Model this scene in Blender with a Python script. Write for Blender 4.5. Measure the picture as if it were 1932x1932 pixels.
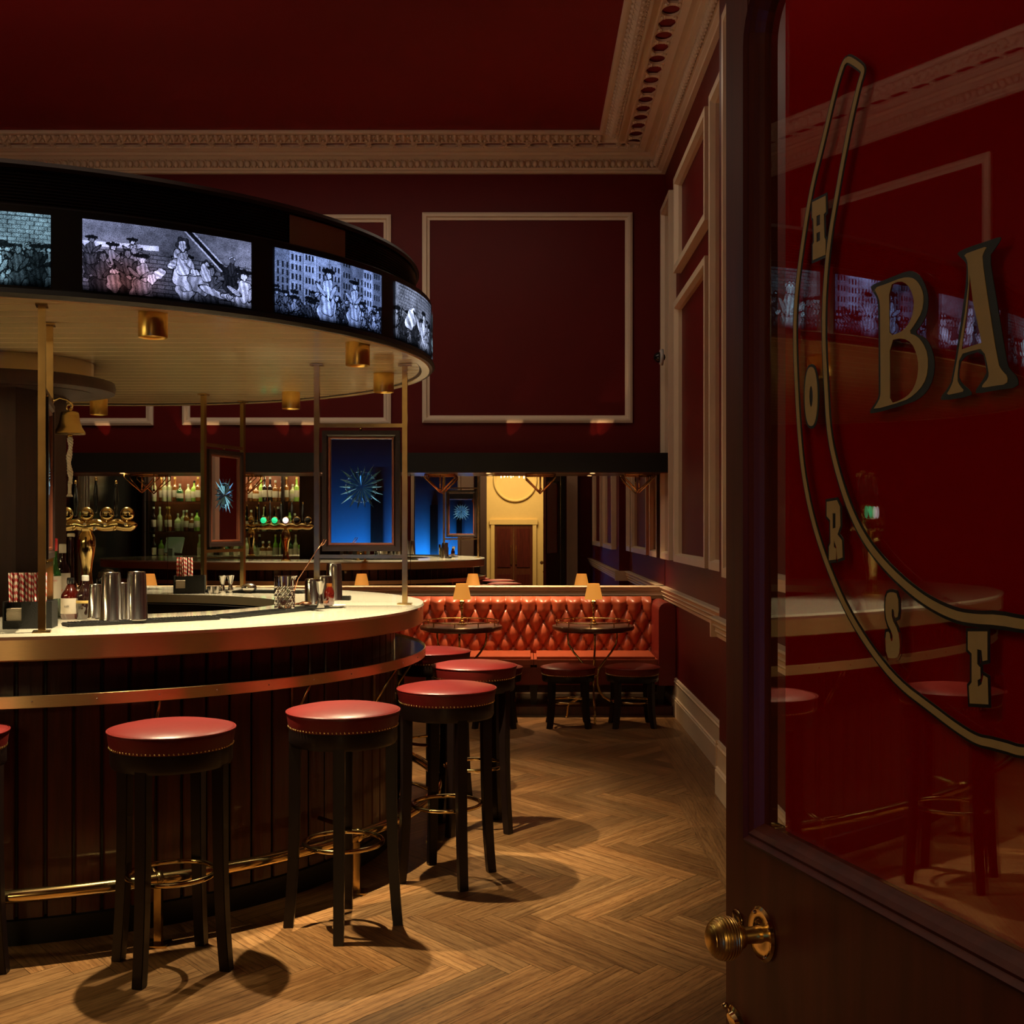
import bpy, bmesh, math, random
import numpy as np
from mathutils import Vector, Matrix
from mathutils.geometry import tessellate_polygon
PI = math.pi
random.seed(7)
for o in list(bpy.data.objects):
    bpy.data.objects.remove(o)
sc = bpy.context.scene
COL = sc.collection
# ------------------------------------------------------------------ camera, world, exposure
cam = bpy.data.cameras.new('camera')
cam.sensor_width = 36; cam.lens = 36 * 2200 / 1932
cam.shift_x = -24 / 1932; cam.shift_y = 30 / 1932
cam.clip_start = 0.02
cob = bpy.data.objects.new('camera', cam); COL.objects.link(cob)
cob.location = (0, 0, 1.5); cob.rotation_euler = (PI / 2, 0, 0)
sc.camera = cob
w = bpy.data.worlds.new('world'); sc.world = w; w.use_nodes = True
w.node_tree.nodes['Background'].inputs[0].default_value = (1, .6, .35, 1)
w.node_tree.nodes['Background'].inputs[1].default_value = 0.01
sc.view_settings.view_transform = 'Standard'; sc.view_settings.look = 'None'
sc.view_settings.gamma = 1; sc.view_settings.exposure = 0.0
sc.view_settings.use_curve_mapping = False
cy = sc.cycles
cy.use_denoising = True; cy.max_bounces = 7; cy.diffuse_bounces = 4; cy.glossy_bounces = 6
cy.transparent_max_bounces = 12; cy.caustics_reflective = False; cy.caustics_refractive = False
cy.sample_clamp_indirect = 3.0; cy.sample_clamp_direct = 30
WARM = (1, .66, .34)

def lamp(name, kind, loc, power, color=WARM, rot=(0, 0, 0), parent=None, **kw):
    d = bpy.data.lights.new(name, kind); d.energy = power; d.color = color
    for k, v in kw.items(): setattr(d, k, v)
    o = bpy.data.objects.new(name, d); COL.objects.link(o)
    o.location = loc; o.rotation_euler = rot
    if parent: o.parent = parent
    return o

# unseen fill lights added for the room: canopy top, ceiling front and rear
lamp('canopy_fill_light', 'AREA', (-3.0, 4.8, 2.86), 34, (1, .74, .56), (PI, 0, 0), shape='DISK', size=2.2)  # added fill above the canopy, brightens ceiling and cornice
lamp('room_fill_light', 'AREA', (-2.1, 3.2, 4.66), 12, (1, .78, .54), (0, 0, 0), shape='RECTANGLE', size=3.4, size_y=2.4)  # added ceiling fill out of view, no fixture modelled
lamp('front_fill_light', 'AREA', (-2.5, 2.4, 4.6), 9, (1, .74, .44), (0, 0, 0), shape='DISK', size=.35)  # small added fill out of view, brightens door and brass
lamp('room_fill_light_rear', 'AREA', (-1.8, 8.0, 4.66), 30, (1, .84, .64), (0, 0, 0), shape='RECTANGLE', size=4.5, size_y=1.2)  # added rear fill, lifts the cornice and low stools
lamp('lobby_light', 'AREA', (-.3, -6.3, 3.6), 150, (1, .70, .32), (0, 0, 0), shape='DISK', size=1.6)
lamp('blue_lobby_light', 'AREA', (-2.0, -2.3, .75), 46, (.01, .22, 1), (math.radians(-70), 0, 0), shape='RECTANGLE', size=1.1, size_y=.3)

# ------------------------------------------------------------------ materials
def nd(nt, t, loc=(0, 0), **kw):
    n = nt.nodes.new(t); n.location = loc
    for k, v in kw.items(): setattr(n, k, v)
    return n
def mat(name, color, rough=.5, metal=0, emit=None, estr=0, coat=0, noise=0, nscale=20, bump=0, bscale=60, ior=1.45, stretch=None, c2=None, spec=.5):
    m = bpy.data.materials.new(name); m.use_nodes = True; nt = m.node_tree
    b = nt.nodes['Principled BSDF']
    b.inputs['Base Color'].default_value = (*color, 1)
    b.inputs['Roughness'].default_value = rough; b.inputs['Metallic'].default_value = metal
    b.inputs['IOR'].default_value = ior; b.inputs['Coat Weight'].default_value = coat
    b.inputs['Specular IOR Level'].default_value = spec
    b.inputs['Coat Roughness'].default_value = .06
    if emit:
        b.inputs['Emission Color'].default_value = (*emit, 1); b.inputs['Emission Strength'].default_value = estr
    tc = nd(nt, 'ShaderNodeTexCoord'); mp = nd(nt, 'ShaderNodeMapping')
    nt.links.new(tc.outputs['Object'], mp.inputs[0])
    if stretch: mp.inputs['Scale'].default_value = stretch
    n = nd(nt, 'ShaderNodeTexNoise'); n.inputs['Scale'].default_value = nscale; n.inputs['Detail'].default_value = 6
    nt.links.new(mp.outputs[0], n.inputs['Vector'])
    cr = nd(nt, 'ShaderNodeMixRGB')
    k = noise if noise else .06
    c2 = c2 or tuple(c * (1 - k) for c in color)
    cr.inputs[1].default_value = (*c2, 1); cr.inputs[2].default_value = (*[min(1, c * (1 + k * .5)) for c in color], 1)
    nt.links.new(n.outputs[0], cr.inputs[0]); nt.links.new(cr.outputs[0], b.inputs['Base Color'])
    if bump:
        n2 = nd(nt, 'ShaderNodeTexNoise'); n2.inputs['Scale'].default_value = bscale; n2.inputs['Detail'].default_value = 5
        nt.links.new(mp.outputs[0], n2.inputs['Vector'])
        bp = nd(nt, 'ShaderNodeBump'); bp.inputs['Strength'].default_value = bump; bp.inputs['Distance'].default_value = .01
        nt.links.new(n2.outputs[0], bp.inputs['Height']); nt.links.new(bp.outputs[0], b.inputs['Normal'])
    return m
def glassmat(name, tint, mixmin=.0, ior=1.5, rough=0.0):
    m = bpy.data.materials.new(name); m.use_nodes = True; nt = m.node_tree; nt.nodes.clear()
    out = nd(nt, 'ShaderNodeOutputMaterial'); mx = nd(nt, 'ShaderNodeMixShader')
    tr = nd(nt, 'ShaderNodeBsdfTransparent'); tr.inputs[0].default_value = (*tint, 1)
    gl = nd(nt, 'ShaderNodeBsdfGlossy'); gl.inputs['Roughness'].default_value = rough
    fr = nd(nt, 'ShaderNodeFresnel'); fr.inputs[0].default_value = ior
    ad = nd(nt, 'ShaderNodeMath', operation='ADD'); ad.inputs[1].default_value = mixmin; ad.use_clamp = True
    nt.links.new(fr.outputs[0], ad.inputs[0])
    ge = nd(nt, 'ShaderNodeNewGeometry'); iv = nd(nt, 'ShaderNodeMath', operation='SUBTRACT'); iv.inputs[0].default_value = 1
    nt.links.new(ge.outputs['Backfacing'], iv.inputs[1]); mu = nd(nt, 'ShaderNodeMath', operation='MULTIPLY')
    nt.links.new(ad.outputs[0], mu.inputs[0]); nt.links.new(iv.outputs[0], mu.inputs[1]); nt.links.new(mu.outputs[0], mx.inputs[0])
    nt.links.new(tr.outputs[0], mx.inputs[1]); nt.links.new(gl.outputs[0], mx.inputs[2]); nt.links.new(mx.outputs[0], out.inputs[0])
    return m
M = {}
M['redwall'] = mat('red wall paint', (.105, .0006, .0006), .5, noise=.15, nscale=3, spec=.28)
M['redceil'] = mat('red ceiling paint', (.185, .0010, .0012), .6, noise=.12, nscale=1.5)
M['cream'] = mat('cream painted plaster', (.86, .68, .50), .55, noise=.08, nscale=6)
M['creamwood'] = mat('cream gloss woodwork', (.82, .64, .44), .35, noise=.08, nscale=6)
M['brass'] = mat('polished brass', (.86, .62, .26), .13, 1, noise=.25, nscale=9)
M['knob'] = mat('reeded brass', (.95, .62, .18), .30, 1, noise=.2, nscale=30)
M['agedbrass'] = mat('aged brass', (.66, .46, .19), .2, 1, noise=.5, nscale=14)
M['brushed'] = mat('brushed brass', (.90, .66, .34), .34, .78, noise=.12, nscale=40, stretch=(1, 1, 12))
M['copper'] = mat('copper', (.85, .42, .26), .2, 1)
M['steel'] = mat('stainless steel', (.72, .70, .68), .16, 1, noise=.2, nscale=30)
M['bell'] = mat('bell bronze', (.50, .33, .12), .25, 1, noise=.3, nscale=8)
M['dark'] = mat('black lacquered wood', (.012, .0055, .0045), .36, noise=.4, nscale=12, coat=.1, spec=.4)
M['mahog'] = mat('mahogany panel', (.095, .015, .010), .34, noise=.75, nscale=5, stretch=(9, 9, .8), coat=.25, bump=.15, bscale=9)
M['mahogdoor'] = mat('dark mahogany door', (.15, .026, .009), .4, noise=.8, nscale=4, stretch=(8, 8, .7), spec=.4)
M['mahogcol'] = mat('dark brown column veneer', (.024, .008, .005), .5, noise=.6, nscale=5, stretch=(8, 8, .7), spec=.2)
M['mahoglight'] = mat('red brown mahogany', (.11, .028, .012), .35, noise=.6, nscale=6, stretch=(6, 6, 1), coat=.3)
M['black'] = mat('black', (.004, .0035, .0035), .4)
M['blackmat'] = mat('black rubber', (.0045, .0042, .004), .6, bump=.3, bscale=200, spec=.25)
M['stone'] = mat('white quartz', (.66, .60, .48), .10, noise=.06, nscale=3, coat=.5)
M['slate'] = mat('dark polished ledge', (.022, .026, .024), .16, noise=.6, nscale=4, coat=.6)
M['leather'] = mat('red leather', (.135, .0085, .0075), .38, noise=.25, nscale=7, bump=.22, bscale=9)
M['leather2'] = mat('oxblood leather', (.20, .018, .012), .36, noise=.25, nscale=6, bump=.15, bscale=12)
M['leather3'] = mat('russet leather', (.36, .072, .030), .34, noise=.2, nscale=5, bump=.08, bscale=14)
M['rope'] = mat('white cotton rope', (.62, .52, .44), .8, bump=.4, bscale=200)
M['mirror'] = mat('mirror silver', (.80, .78, .74), .0, 1)
M['mirror2'] = mat('dark mirror', (.88, .88, .90), .0, 1)
M['paper'] = mat('white paper', (.60, .50, .38), .7)
M['shade'] = mat('parchment lamp shade', (.50, .28, .09), .6, emit=(1, .36, .05), estr=.60)
M['bulb'] = mat('lit bulb', (1, .8, .5), .5, emit=(1, .62, .25), estr=14)
M['white'] = mat('white plastic', (.6, .57, .52), .4)
M['gold'] = mat('gilt lettering', (.62, .43, .13), .5, .0, noise=.2, nscale=40)
M['yellow'] = mat('yellow lobby wall', (.75, .55, .22), .6)
M['darkwall'] = mat('dark lobby wall', (.05, .022, .018), .6)
M['greywall'] = mat('pale lobby wall', (.50, .46, .42), .6)
M['bottlegreen'] = mat('green bottle glass', (.012, .055, .012), .06, coat=.8, spec=1)
M['bottleclear'] = mat('clear bottle', (.42, .42, .24), .08, coat=.8, spec=1)
M['bottleamber'] = mat('amber bottle', (.16, .050, .008), .07, coat=.8, spec=1)
M['bottledark'] = mat('dark bottle', (.012, .004, .004), .06, coat=.8, spec=1)
M['bottlered'] = mat('red liquid', (.045, .003, .002), .06, coat=.8, spec=1)
M['bottlelime'] = mat('lime bottle', (.22, .36, .06), .1, coat=.8, spec=1)
M['redcap'] = mat('red foil', (.45, .015, .02), .3)
M['label'] = mat('cream label', (.55, .47, .38), .6)
M['orange'] = mat('orange print', (.65, .10, .03), .5)
M['greenlit'] = mat('green lit lens', (.02, .5, .2), .2, emit=(.03, .9, .35), estr=.9)
M['whitelit'] = mat('white lit lens', (.8, .8, .8), .2, emit=(1, .85, .9), estr=1.3)
M['darklens'] = mat('black lens', (.01, .01, .01), .15)
M['glass'] = glassmat('clear glass', (.96, .97, .96), .03)
M['pane'] = glassmat('door glass', (.97, .97, .97), .03, 1.65)
M['cutglass'] = glassmat('cut crystal', (.86, .86, .84), .30)
M['shelf'] = glassmat('green glass shelf', (.8, .92, .8), .12)
M['redback'] = mat('deep red glass backing', (.60, .001, .002), .0, ior=1.9, noise=.1, nscale=3, spec=.62)
M['crystalblue'] = mat('blue cut crystal', (.10, .32, .85), .05, .75, noise=.6, nscale=60)
M['oakbase'] = mat('floor joint', (.02, .010, .005), .7)
M['curtain'] = mat('dark curtain', (.015, .010, .012), .8)
M['register'] = mat('grey green register', (.16, .19, .16), .4)
M['slat'] = mat('cream tongue and groove', (.80, .62, .36), .17, noise=.06, nscale=2, coat=.4)
M['ribbed'] = mat('black ribbed drum', (.010, .006, .006), .45)
M['capwood'] = mat('dark red brown drum cap', (.020, .006, .005), .4)
M['tan'] = mat('tan access panel', (.30, .15, .07), .6)

for k_ in ('brushed',):
    nt_ = M[k_].node_tree; b_ = nt_.nodes['Principled BSDF']; b_.inputs['Anisotropic'].default_value = .9; b_.inputs['Anisotropic Rotation'].default_value = .25
    tg_ = nt_.nodes.new('ShaderNodeTangent'); tg_.direction_type = 'RADIAL'; tg_.axis = 'Z'; nt_.links.new(tg_.outputs[0], b_.inputs['Tangent'])
M['cutglass'] = mat('cut crystal solid', (.97, .97, .95), .0, ior=1.5, noise=.01); M['cutglass'].node_tree.nodes['Principled BSDF'].inputs['Transmission Weight'].default_value = 1
def woodfloor():
    m = bpy.data.materials.new('oak herringbone'); m.use_nodes = True; nt = m.node_tree; b = nt.nodes['Principled BSDF']
    uv = nd(nt, 'ShaderNodeUVMap'); uv.uv_map = 'grain'
    at = nd(nt, 'ShaderNodeVertexColor'); at.layer_name = 'tint'
    mp = nd(nt, 'ShaderNodeMapping'); mp.inputs['Scale'].default_value = (.9, 11, 1)
    nt.links.new(uv.outputs[0], mp.inputs[0])
    n = nd(nt, 'ShaderNodeTexNoise'); n.inputs['Scale'].default_value = 3; n.inputs['Detail'].default_value = 5; n.inputs['Roughness'].default_value = .62; n.inputs['Distortion'].default_value = .5
    nt.links.new(mp.outputs[0], n.inputs['Vector'])
    mp2 = nd(nt, 'ShaderNodeMapping'); mp2.inputs['Scale'].default_value = (1.3, 9, 1)
    nt.links.new(uv.outputs[0], mp2.inputs[0])
    wv = nd(nt, 'ShaderNodeTexWave'); wv.inputs['Scale'].default_value = 1.6; wv.inputs['Distortion'].default_value = 9
    wv.inputs['Detail'].default_value = 3; wv.inputs['Detail Scale'].default_value = 1.2; wv.bands_direction = 'Y'
    nt.links.new(mp2.outputs[0], wv.inputs['Vector'])
    r = nd(nt, 'ShaderNodeValToRGB'); r.color_ramp.elements[0].position = .22; r.color_ramp.elements[0].color = (.13, .055, .018, 1)
    r.color_ramp.elements[1].position = .74; r.color_ramp.elements[1].color = (.37, .200, .080, 1)
    nt.links.new(n.outputs[0], r.inputs[0])
    mx = nd(nt, 'ShaderNodeMixRGB', blend_type='MULTIPLY'); mx.inputs[0].default_value = 1
    nt.links.new(r.outputs[0], mx.inputs[1]); nt.links.new(at.outputs[0], mx.inputs[2])
    r2 = nd(nt, 'ShaderNodeValToRGB'); r2.color_ramp.elements[0].position = .0; r2.color_ramp.elements[0].color = (.62, .58, .55, 1)
    r2.color_ramp.elements[1].position = .35; r2.color_ramp.elements[1].color = (1, 1, 1, 1)
    nt.links.new(wv.outputs[0], r2.inputs[0])
    mx2 = nd(nt, 'ShaderNodeMixRGB', blend_type='MULTIPLY'); mx2.inputs[0].default_value = .8
    nt.links.new(mx.outputs[0], mx2.inputs[1]); nt.links.new(r2.outputs[0], mx2.inputs[2])
    mp3 = nd(nt, 'ShaderNodeMapping'); mp3.inputs['Scale'].default_value = (14, 160, 1); nt.links.new(uv.outputs[0], mp3.inputs[0])
    n3 = nd(nt, 'ShaderNodeTexNoise'); n3.inputs['Scale'].default_value = 1.5; n3.inputs['Detail'].default_value = 3; nt.links.new(mp3.outputs[0], n3.inputs['Vector'])
    r3 = nd(nt, 'ShaderNodeValToRGB'); r3.color_ramp.elements[0].position = .34; r3.color_ramp.elements[0].color = (.45, .40, .36, 1); r3.color_ramp.elements[1].position = .46; r3.color_ramp.elements[1].color = (1, 1, 1, 1)
    nt.links.new(n3.outputs[0], r3.inputs[0])
    mx3 = nd(nt, 'ShaderNodeMixRGB', blend_type='MULTIPLY'); mx3.inputs[0].default_value = .9
    nt.links.new(mx2.outputs[0], mx3.inputs[1]); nt.links.new(r3.outputs[0], mx3.inputs[2])
    nt.links.new(mx3.outputs[0], b.inputs['Base Color'])
    b.inputs['Roughness'].default_value = .34; b.inputs['Specular IOR Level'].default_value = .4
    bp = nd(nt, 'ShaderNodeBump'); bp.inputs['Strength'].default_value = .25; bp.inputs['Distance'].default_value = .002
    nt.links.new(n.outputs[0], bp.inputs['Height']); nt.links.new(bp.outputs[0], b.inputs['Normal'])
    return m
M['oak'] = woodfloor()

def picmat():
    m = bpy.data.materials.new('screen picture'); m.use_nodes = True; nt = m.node_tree; nt.nodes.clear()
    out = nd(nt, 'ShaderNodeOutputMaterial'); em = nd(nt, 'ShaderNodeEmission'); at = nd(nt, 'ShaderNodeVertexColor'); at.layer_name = 'pic'
    em.inputs[1].default_value = 1.0
    nt.links.new(at.outputs[0], em.inputs[0]); nt.links.new(em.outputs[0], out.inputs[0])
    return m
M['pic'] = picmat()

# ------------------------------------------------------------------ mesh helpers
class MB:
    def __init__(s): s.v = []; s.f = []; s.sm = []
    def add(s, vs, fs, smooth=False, T=None):
        n = len(s.v)
        s.v += [tuple(T @ Vector(v)) if T else tuple(v) for v in vs]
        s.f += [tuple(n + i for i in f) for f in fs]; s.sm += [smooth] * len(fs)
        return s
    def box(s, a, b, T=None):
        x0, y0, z0 = a; x1, y1, z1 = b
        vs = [(x0, y0, z0), (x1, y0, z0), (x1, y1, z0), (x0, y1, z0), (x0, y0, z1), (x1, y0, z1), (x1, y1, z1), (x0, y1, z1)]
        return s.add(vs, [(0, 3, 2, 1), (4, 5, 6, 7), (0, 1, 5, 4), (1, 2, 6, 5), (2, 3, 7, 6), (3, 0, 4, 7)], False, T)
    def lathe(s, prof, c=(0, 0, 0), n=32, T=None, smooth=True, cap=True):
        vs = []; fs = []
        for r, z in prof:
            for k in range(n):
                a = 2 * PI * k / n; vs.append((c[0] + r * math.cos(a), c[1] + r * math.sin(a), c[2] + z))
        for i in range(len(prof) - 1):
            for k in range(n):
                k2 = (k + 1) % n; fs.append((i * n + k, i * n + k2, (i + 1) * n + k2, (i + 1) * n + k))
        if cap:
            if prof[0][0] > 1e-4: fs.append(tuple(range(n))[::-1])
            if prof[-1][0] > 1e-4: fs.append(tuple((len(prof) - 1) * n + k for k in range(n)))
        return s.add(vs, fs, smooth, T)
    def tube(s, pts, r, n=10, closed=False, T=None, cap=True):
        pts = [Vector(p) for p in pts]; N = len(pts); vs = []; fs = []
        rs = r if isinstance(r, (list, tuple)) else [r] * N
        up = None
        for i, p in enumerate(pts):
            if closed: t = pts[(i + 1) % N] - pts[i - 1]
            else: t = pts[min(i + 1, N - 1)] - pts[max(i - 1, 0)]
            t.normalize()
            if up is None:
                up = Vector((0, 0, 1)) if abs(t.z) < .9 else Vector((1, 0, 0))
            a = t.cross(up); a.normalize(); b = a.cross(t); up = b
            for k in range(n):
                q = 2 * PI * k / n + PI / n
                vs.append(p + rs[i] * (math.cos(q) * a + math.sin(q) * b))
        m = N if closed else N - 1
        for i in range(m):
            j = (i + 1) % N
            for k in range(n):
                k2 = (k + 1) % n; fs.append((i * n + k, i * n + k2, j * n + k2, j * n + k))
        if cap and not closed:
            fs.append(tuple(range(n))[::-1]); fs.append(tuple((N - 1) * n + k for k in range(n)))
        return s.add(vs, fs, n > 4, T)
    def ball(s, c, r, n=12, m=8, T=None):
        if not isinstance(r, (tuple, list)): r = (r, r, r)
        vs = [(c[0], c[1], c[2] - r[2])]; fs = []
        for i in range(1, m):
            ph = -PI / 2 + PI * i / m
            for k in range(n):
                a = 2 * PI * k / n
                vs.append((c[0] + r[0] * math.cos(ph) * math.cos(a), c[1] + r[1] * math.cos(ph) * math.sin(a), c[2] + r[2] * math.sin(ph)))
        vs.append((c[0], c[1], c[2] + r[2])); L = len(vs) - 1
        for k in range(n):
            k2 = (k + 1) % n
            fs.append((0, 1 + k2, 1 + k)); fs.append((L, L - n + k, L - n + k2))
            for i in range(m - 2):
                fs.append((1 + i * n + k, 1 + i * n + k2, 1 + (i + 1) * n + k2, 1 + (i + 1) * n + k))
        return s.add(vs, fs, True, T)
    def prism(s, poly, z0, z1, T=None):
        n = len(poly)
        vs = [(x, y, z0) for x, y in poly] + [(x, y, z1) for x, y in poly]
        fs = [tuple(range(n))[::-1], tuple(range(n, 2 * n))] + [(i, (i + 1) % n, n + (i + 1) % n, n + i) for i in range(n)]
        return s.add(vs, fs, False, T)
    def run(s, prof, A, B, nrm, ka=0, kb=0, smooth=False):
        # open/closed profile [(offset from wall, z)] swept from A to B; ends mitred by k*offset
        A = Vector((*A, 0)); B = Vector((*B, 0)); n = Vector((*nrm, 0)); d = (B - A).normalized()
        vs = []
        for o, z in prof: vs.append(A + n * o + d * (ka * o) + Vector((0, 0, z)))
        for o, z in prof: vs.append(B + n * o - d * (kb * o) + Vector((0, 0, z)))
        m = len(prof)
        fs = [(i, i + 1, m + i + 1, m + i) for i in range(m - 1)] + [tuple(range(m))[::-1], tuple(range(m, 2 * m)), (m - 1, 0, m, 2 * m - 1)]
        return s.add(vs, fs, smooth)
    def obj(s, name, m, parent=None, bevel=0, loc=None):
        me = bpy.data.meshes.new(name)
        me.from_pydata([tuple(v) for v in s.v], [], s.f); me.materials.append(m)
        me.polygons.foreach_set('use_smooth', s.sm); me.update()
        bm = bmesh.new(); bm.from_mesh(me); bmesh.ops.recalc_face_normals(bm, faces=bm.faces)
        if bevel:
            bmesh.ops.bevel(bm, geom=[e for e in bm.edges], offset=bevel, segments=2, affect='EDGES', clamp_overlap=True)
        bm.to_mesh(me); bm.free()
        o = bpy.data.objects.new(name, me); COL.objects.link(o)
        if parent: o.parent = parent
        if loc: o.location = loc
        return o
def tag(o, label, cat, group=None, kind=None):
    o['label'] = label; o['category'] = cat
    if group: o['group'] = group
    if kind: o['kind'] = kind
    return o
def thing(name, label, cat, loc=(0, 0, 0), rz=0, group=None):
    o = bpy.data.objects.new(name, None); COL.objects.link(o); o.empty_display_size = .05
    o.location = loc; o.rotation_euler = (0, 0, rz)
    return tag(o, label, cat, group)
def struct(o, label, cat): return tag(o, label, cat, None, 'structure')
def kids(o): return [c for c in COL.objects if c.parent == o]
def dup(o, parent=None, loc=None, rz=None, label=None):
    c = o.copy(); COL.objects.link(c)
    if parent: c.parent = parent
    for k in kids(o): dup(k, c)
    if loc is not None: c.location = loc
    if rz is not None: c.rotation_euler = (0, 0, rz)
    if label: c['label'] = label
    return c
def px(x, Z): return (x - 990) / 2200 * Z
def pz(y, Z): return 1.5 + (996 - y) / 2200 * Z

# ------------------------------------------------------------------ room shell
XR, XN, YM, XL, YF, HC = 1.215, 1.10, 10.1, -5.9, .70, 4.74
XF = 1.10
def herring():
    w, n = .0957, 6
    L = w * n; SY = 1.28
    V = []; F = []; UV = []; TI = []
    rng = random.Random(3); c = math.sqrt(.5)
    def W(u, v):
        return (-.20 + (u * c + v * c) * 1.08, 4.44 + (v * c - u * c) * SY)
    g = .0007
    def plank(u0, v0, du, dv, horiz):
        pts = [(u0 + g, v0 + g), (u0 + du - g, v0 + g), (u0 + du - g, v0 + dv - g), (u0 + g, v0 + dv - g)]
        P = [W(*p) for p in pts]
        if max(p[0] for p in P) < XL or min(p[0] for p in P) > XR or max(p[1] for p in P) < YF - .2 or min(p[1] for p in P) > YM: return
        b = len(V); V.extend([(x, y, 0) for x, y in P]); F.append((b, b + 1, b + 2, b + 3))
        t = rng.uniform(.60, 1.15); r = rng.uniform(.0, .10)
        TI.append((t * (1 + r), t, t * (1 - r)))
        ou, ov = rng.uniform(0, 50), rng.uniform(0, 50)
        if horiz: UV.append([(ou, ov), (ou + du, ov), (ou + du, ov + dv), (ou, ov + dv)])
        else: UV.append([(ou, ov), (ou, ov + du), (ou + dv, ov + du), (ou + dv, ov)])
    R = 110
    for y in range(-R, R):
        for k in range(-R // n, R // n):
            x = y + 2 * n * k
            plank(x * w, y * w, L, w, True)
            # vertical plank whose lowest cell has t = 2n-1 : x - y0 = -1 (mod 2n)
            plank((y - 1 + 2 * n * k) * w, y * w, w, L, False)
    # clip the planks at the straight border boards
    V2 = []; F2 = []; UV2 = []; TI2 = []
    for f, uvs, ti in zip(F, UV, TI):
        poly = [(V[i][0], V[i][1], uv[0], uv[1]) for i, uv in zip(f, uvs)]
        lim = .93
        out = []
        for i in range(len(poly)):
            p, q = poly[i], poly[(i + 1) % len(poly)]
            if p[0] <= lim: out.append(p)
            if (p[0] <= lim) != (q[0] <= lim):
                k = (lim - p[0]) / (q[0] - p[0]); out.append(tuple(p[j] + (q[j] - p[j]) * k for j in range(4)))
        if len(out) < 3: continue
        b = len(V2); V2 += [(p[0], p[1], 0) for p in out]; F2.append(tuple(range(b, b + len(out)))); UV2.append([(p[2], p[3]) for p in out]); TI2.append(ti)
    def board(x0, y0, x1, y1):
        zb = 0 if y0 > 6.45 else .0008
        b = len(V2); V2.extend([(x0 + g, y0 + g, zb), (x1 - g, y0 + g, zb), (x1 - g, y1 - g, zb), (x0 + g, y1 - g, zb)]); F2.append((b, b + 1, b + 2, b + 3))
        t = rng.uniform(.75, 1.0); TI2.append((t, t * .97, t * .95)); ou = rng.uniform(0, 50)
        UV2.append([(ou, ou), (ou, ou + .1), (ou + y1 - y0, ou + .1), (ou + y1 - y0, ou)])
    for (xa, xb, ya, yb) in ((.93, 1.02, 6.50, 10.1), (1.02, 1.11, 6.50, 10.1), (1.11, XR, 6.59, 10.1), (.83, .92, YF - .1, 6.50), (.92, 1.01, YF - .1, 6.50), (1.01, XN, YF - .1, 6.50)):
        y = ya
        while y < yb - .01:
            y2 = min(yb, y + rng.uniform(.9, 1.5)); board(xa, y, xb, y2); y = y2
    F, UV, TI = F2, UV2, TI2
    base = len(V2); V2.extend([(XL, YF - .2, -.002), (XR, YF - .2, -.002), (XR, YM, -.002), (XL, YM, -.002)])
    me = bpy.data.meshes.new('floor'); me.from_pydata(V2, [], F + [(base, base + 1, base + 2, base + 3)])
    me.materials.append(M['oak']); me.materials.append(M['oakbase'])
    me.polygons[-1].material_index = 1
    me.uv_layers.new(name='grain'); me.color_attributes.new('tint', 'FLOAT_COLOR', 'CORNER')
    uvl = me.uv_layers['grain']; ca = me.color_attributes['tint']
    for i, p in enumerate(me.polygons):
        for j, li in enumerate(p.loop_indices):
            if i < len(UV):
                uvl.data[li].uv = UV[i][j]; ca.data[li].color = (*TI[i], 1)
            else: ca.data[li].color = (.1, .1, .1, 1)
    o = bpy.data.objects.new('floor', me); COL.objects.link(o)
    return struct(o, 'oak herringbone parquet floor of the bar room', 'floor')
herring()
struct(MB().box((XL - .2, YF - .15, HC), (XR + .2, YM + .2, HC + .1)).obj('ceiling', M['redceil']), 'deep red painted ceiling above the bar', 'ceiling')
struct(MB().box((XL - .2, YM, 0), (XR + .2, YM + .15, HC)).obj('wall_back', M['redwall']), 'dark red rear wall with framed panels above the mirror', 'wall')
rw = MB().box((XR, YF - .15, 0), (XR + .15, YM, HC)).box((XN, YF, 0), (XR, 6.59, HC - .17))
struct(rw.obj('wall_right', M['redwall']), 'dark red right side wall stepping forward near the door', 'wall')
struct(MB().box((XL - .15, YF - .15, 0), (XL, YM, HC)).obj('wall_left', M['redwall']), 'dark red left side wall beyond the bar', 'wall')
pl_ = MB().box((-1.06, YF, 0), (-.85, YF + .06, 4.5)).box((.70, YF, 0), (.88, YF + .06, 4.5)).obj('trim_30', M['creamwood']); struct(pl_, 'cream pilasters either side of the entrance doorway', 'pilaster')
wf = MB().box((XL, YF - .15, 0), (-1.85, YF, HC)).box((-1.12, YF - .15, 0), (-.75, YF, HC)).box((-1.85, YF - .15, 0), (-1.12, YF, 1.05)).box((-1.85, YF - .15, 2.75), (-1.12, YF, HC)).box((.62, YF - .15, 0), (XR, YF, HC)).box((-.75, YF - .15, 2.9), (.62, YF, HC))
struct(wf.obj('wall_front', M['redwall']), 'dark red entrance wall with the doorway opening', 'wall')
fm = MB().box((-.83, YF - .17, 0), (-.75, YF + .02, 2.98)).box((.60, YF - .17, 0), (.68, YF + .02, 2.98)).box((-.83, YF - .17, 2.9), (.68, YF + .02, 2.98))
struct(fm.obj('trim_1', M['dark']), 'dark wooden frame around the entrance doorway', 'door frame')

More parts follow.
